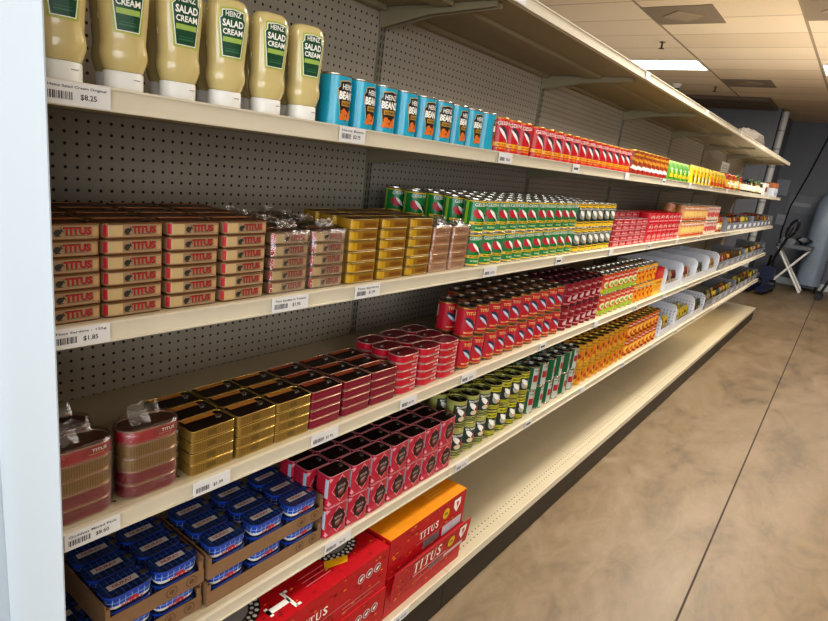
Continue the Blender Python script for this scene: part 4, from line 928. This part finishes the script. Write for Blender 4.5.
# ------------------------------------------------------------------ far end of the shop
# something soft stored on the top shelf
m = MB(); m.loft([(0, .62, .3, .14, C('#4d453c', .8)), (.05, .66, .33, .16, C('#4d453c')), (.12, .5, .26, .12, C('#4d453c')), (.16, .24, .12, .06, C('#4d453c'))], 6, C('#4d453c'), C('#4d453c'))
rd = random.Random(4); m.v = [(x+rd.uniform(-.012, .012), y+rd.uniform(-.02, .02), z if z < .01 else z+rd.uniform(-.012, .012)) for x, y, z in m.v]
tag(obj('cloth_bundle', m, None, (LIP-.22, 6.75, SZ[0]+.001)), 'crumpled grey brown bundle lying on the top shelf near the far end', 'bundle')
PIPE = mat('pipe_white', '#b5b6b4', .5)
r_ = root('wall_pipe', 'pale vertical wrapped pipe at the corner of the dark partition', 'pipe', (-1.485, 11.97, 0))
m = MB(); m.tube([(0, 0, 0), (0, 0, CH-.05)], .055, PIPE, 12); obj('tube', m, r_)
m = MB()
for k in range(9): m.loft([(.3+.3*k, .116, .116, .058, C('#8a8b8c')), (.33+.3*k, .116, .116, .058, C('#8a8b8c'))], 4, C('#8a8b8c'), C('#8a8b8c'))
obj('clip', m, r_)
m = MB(); m.tube([(-.86, YF-.02, CH-.02), (-.95, YF-.03, 2.6), (-1.05, YF-.03, 2.1), (-1.2, YF-.03, 1.5), (-1.23, YF-.03, 1.0), (-1.18, YF-.03, .6)], .012, BLK, 6)
tag(obj('hanging_cable', m), 'thin black cable hanging down the dark back wall', 'cable')
def plate(x, z, w, h, c, name, label, cat):
    m = MB(); m.box(-w/2, w/2, -.02, 0, -h/2, h/2, c); m.rect(-w*.3, w*.3, -h*.1, h*.1, on_near(-.02), C('#8a8f98')); tag(obj(name, m, None, (x, YF-.002, z)), label, cat)
plate(-1.42, 1.83, .22, .3, C('#8b8f99', .5), 'switch_box', 'grey electric box on the back wall beside the cable, upper', 'electric box')
plate(-1.3, 1.22, .16, .2, C('#9498a2', .5), 'wall_socket', 'pale socket box on the back wall below the grey box', 'socket')
plate(-1.02, 1.55, .5, .34, C('#757a80', .6), 'wall_notice', 'faded grey notice sheet on the back wall', 'notice')
# pallet jack
NB_ = C('#182244', .4)
r_ = root('pallet_jack', 'blue and black hand pallet jack parked beyond the shelf end', 'pallet jack', (-1.13, 12.3, 0))
m = MB(); m.box(-.12, .1, -.1, .09, .12, .42, NB_); m.loft([(.42, .12, .12, .06, BLK), (.62, .1, .1, .05, BLK)], 5, BLK, BLK); obj('pump_body', m, r_)
m = MB(); m.tube([(0, -.04, .45), (.07, -.05, .72), (.14, -.06, .96)], .022, BLK, 8); obj('shaft', m, r_)
m = MB(); c = Vector((.185, -.07, 1.13)); ax = Vector((.26, 0, .965)).normalized(); sx_ = Vector((.965, 0, -.26)).normalized()
m.tube([c+ax*.16*math.cos(t)+sx_*.06*math.sin(t) for t in [2*PI*i/20 for i in range(21)]], .024, BLK, 8); m.tube([c-ax*.17, c+ax*.03], .014, BLK, 6); obj('handle', m, r_)
for sg in (-1, 1):
    m = MB(); m.box(-.07, .07, .1, .95, .06, .12, NB_); obj('fork', m, r_, (sg*.11, -.02, 0), PI-.08)
for sg in (-1, 1):
    m = MB(); m.tube([(sg*.06, -.08, .1), (sg*.15, -.08, .1)], .1, BLK, 14); obj('wheel', m, r_)
# folding table with clutter, plastic-covered rack
r_ = root('folding_table', 'small grey folding table with crossed white legs by the back wall', 'table', (-.88, 12.78, 0))
TG = C('#71777e', .5); m = MB(); m.loft([(.78, .5, .56, .05, TG), (.84, .52, .58, .05, TG)], 4, TG, TG); obj('tabletop', m, r_)
for a in (-1, 1):
    m = MB(); m.tube([(-.27*a, -.2, .02), (.25*a, -.18, .78)], .02, WHITE, 8); m.tube([(-.27*a, .2, .02), (.25*a, .18, .78)], .02, WHITE, 8); m.tube([(-.27*a, -.21, .025), (-.27*a, .21, .025)], .016, WHITE, 8); obj('leg', m, r_)
m = MB(); m.loft([(0, .12, .1, .05, BLK), (.05, .14, .14, .07, BLK), (.09, .1, .3, .05, BLK), (.14, .06, .12, .03, BLK)], 5, BLK, BLK); o = tag(obj('black_bag', m, None, (-.78, 12.96, .8415)), 'small black slumped bag on the grey folding table', 'bag'); o.rotation_euler = (0, 0, .3)
m = MB(); m.loft([(0, .16, .22, .04, C('#8d939b')), (.06, .2, .26, .05, C('#8d939b')), (.1, .1, .2, .04, C('#a6abb2'))], 4, C('#8d939b'), C('#a6abb2')); tag(obj('paper_bundle', m, None, (-1.0, 12.68, .8415)), 'crumpled pale grey sheet bundle on the folding table', 'bundle')
CLR = mat('plastic_cover', '#7d8a98', .3, var=.12, scale=5, bump=.4)
m = MB(); m.loft([(.12, .62, .4, .12, CLR), (1.1, .64, .42, .14, CLR), (1.6, .6, .4, .16, CLR), (1.78, .42, .3, .14, CLR), (1.82, .2, .16, .07, CLR)], 6, CLR, CLR)
r_ = root('covered_rack', 'tall round topped rack under a pale plastic cover by the back wall', 'rack', (-.55, 13.36, 0)); obj('plastic_cover', m, r_)
for sx in (-1, 1):
    for sy in (-1, 1):
        m = MB(); m.tube([(sx*.15, sy*.24, .0), (sx*.15, sy*.24, .125)], .02, BLK, 8); obj('leg', m, r_)
r_ = root('folded_trolley', 'dark folded hand trolley leaning at the photo edge by the back wall', 'trolley', (-.2, 12.2, 0))
m = MB(); m.tube([(-.1, 0, .06), (.18, .2, 1.1)], .02, BLK, 8); m.tube([(-.1, .3, .06), (.18, .5, 1.1)], .02, BLK, 8); m.tube([(.18, .2, 1.1), (.18, .5, 1.1)], .02, BLK, 8); obj('frame', m, r_)
for y in (0, .3):
    m = MB(); m.tube([(-.1, y-.03, .06), (-.1, y+.03, .06)], .06, BLK, 12); obj('wheel', m, r_)
for p_ in JR+SNK: cleanup(p_)
for o in list(bpy.data.objects):
    if 'used' in o: del o['used']
# ------------------------------------------------------------------ light
def area(name, loc, target, sx, sy, power, col):
    l = bpy.data.lights.new(name, 'AREA'); l.shape = 'RECTANGLE'; l.size = sx; l.size_y = sy; l.energy = power; l.color = col
    o = bpy.data.objects.new(name, l); COL.objects.link(o); o.location = loc
    o.rotation_euler = (Vector(target)-Vector(loc)).to_track_quat('-Z', 'Y').to_euler(); return o
area('window_and_fill_light', (1.0, -4.2, 1.7), (0, 2, 1.2), 4.5, 2.2, 150, (.8, .91, 1.))
area('window_and_fill_light', (3.6, -1.6, 1.9), (-.9, 1.6, 1.2), 3., 1.6, 85, (.9, .94, 1.))  # fill lamp added for the shelf fronts; the side wall has no window
u = area('ceiling_fill', (1.7, 7., 1.3), (1.2, 7., 3.0), 2., 10., 120, (1., .95, .88)); u.data.spread = math.radians(125)  # unseen uplight added to brighten the ceiling
for y in (-1.5, 3.35): area('tube_and_fill_light', (-.64, y, CH-.03), (-.64, y, 0), .5, 1.2, 66, (1., .97, .91))
area('tube_and_fill_light', (-.64, 6.2, CH-.03), (-.64, 6.2, 0), .5, 1.2, 54, (1., .97, .91))
area('tube_and_fill_light', (.3, 10.4, CH-.03), (.3, 10.8, 0), 1.2, .6, 45, (1., .97, .93))  # lamp added to brighten the back wall, no fitting above it
area('tube_and_fill_light', (1.9, 3.35, CH-.03), (1.9, 3.35, 0), 1.1, .55, 30, (1., .97, .91))
w = bpy.data.worlds.new('world'); S.world = w; w.use_nodes = True; w.node_tree.nodes['Background'].inputs[0].default_value = (.75, .82, .95, 1); w.node_tree.nodes['Background'].inputs[1].default_value = .5
S.view_settings.view_transform = 'Standard'; S.view_settings.look = 'Medium High Contrast'; S.view_settings.exposure = .0
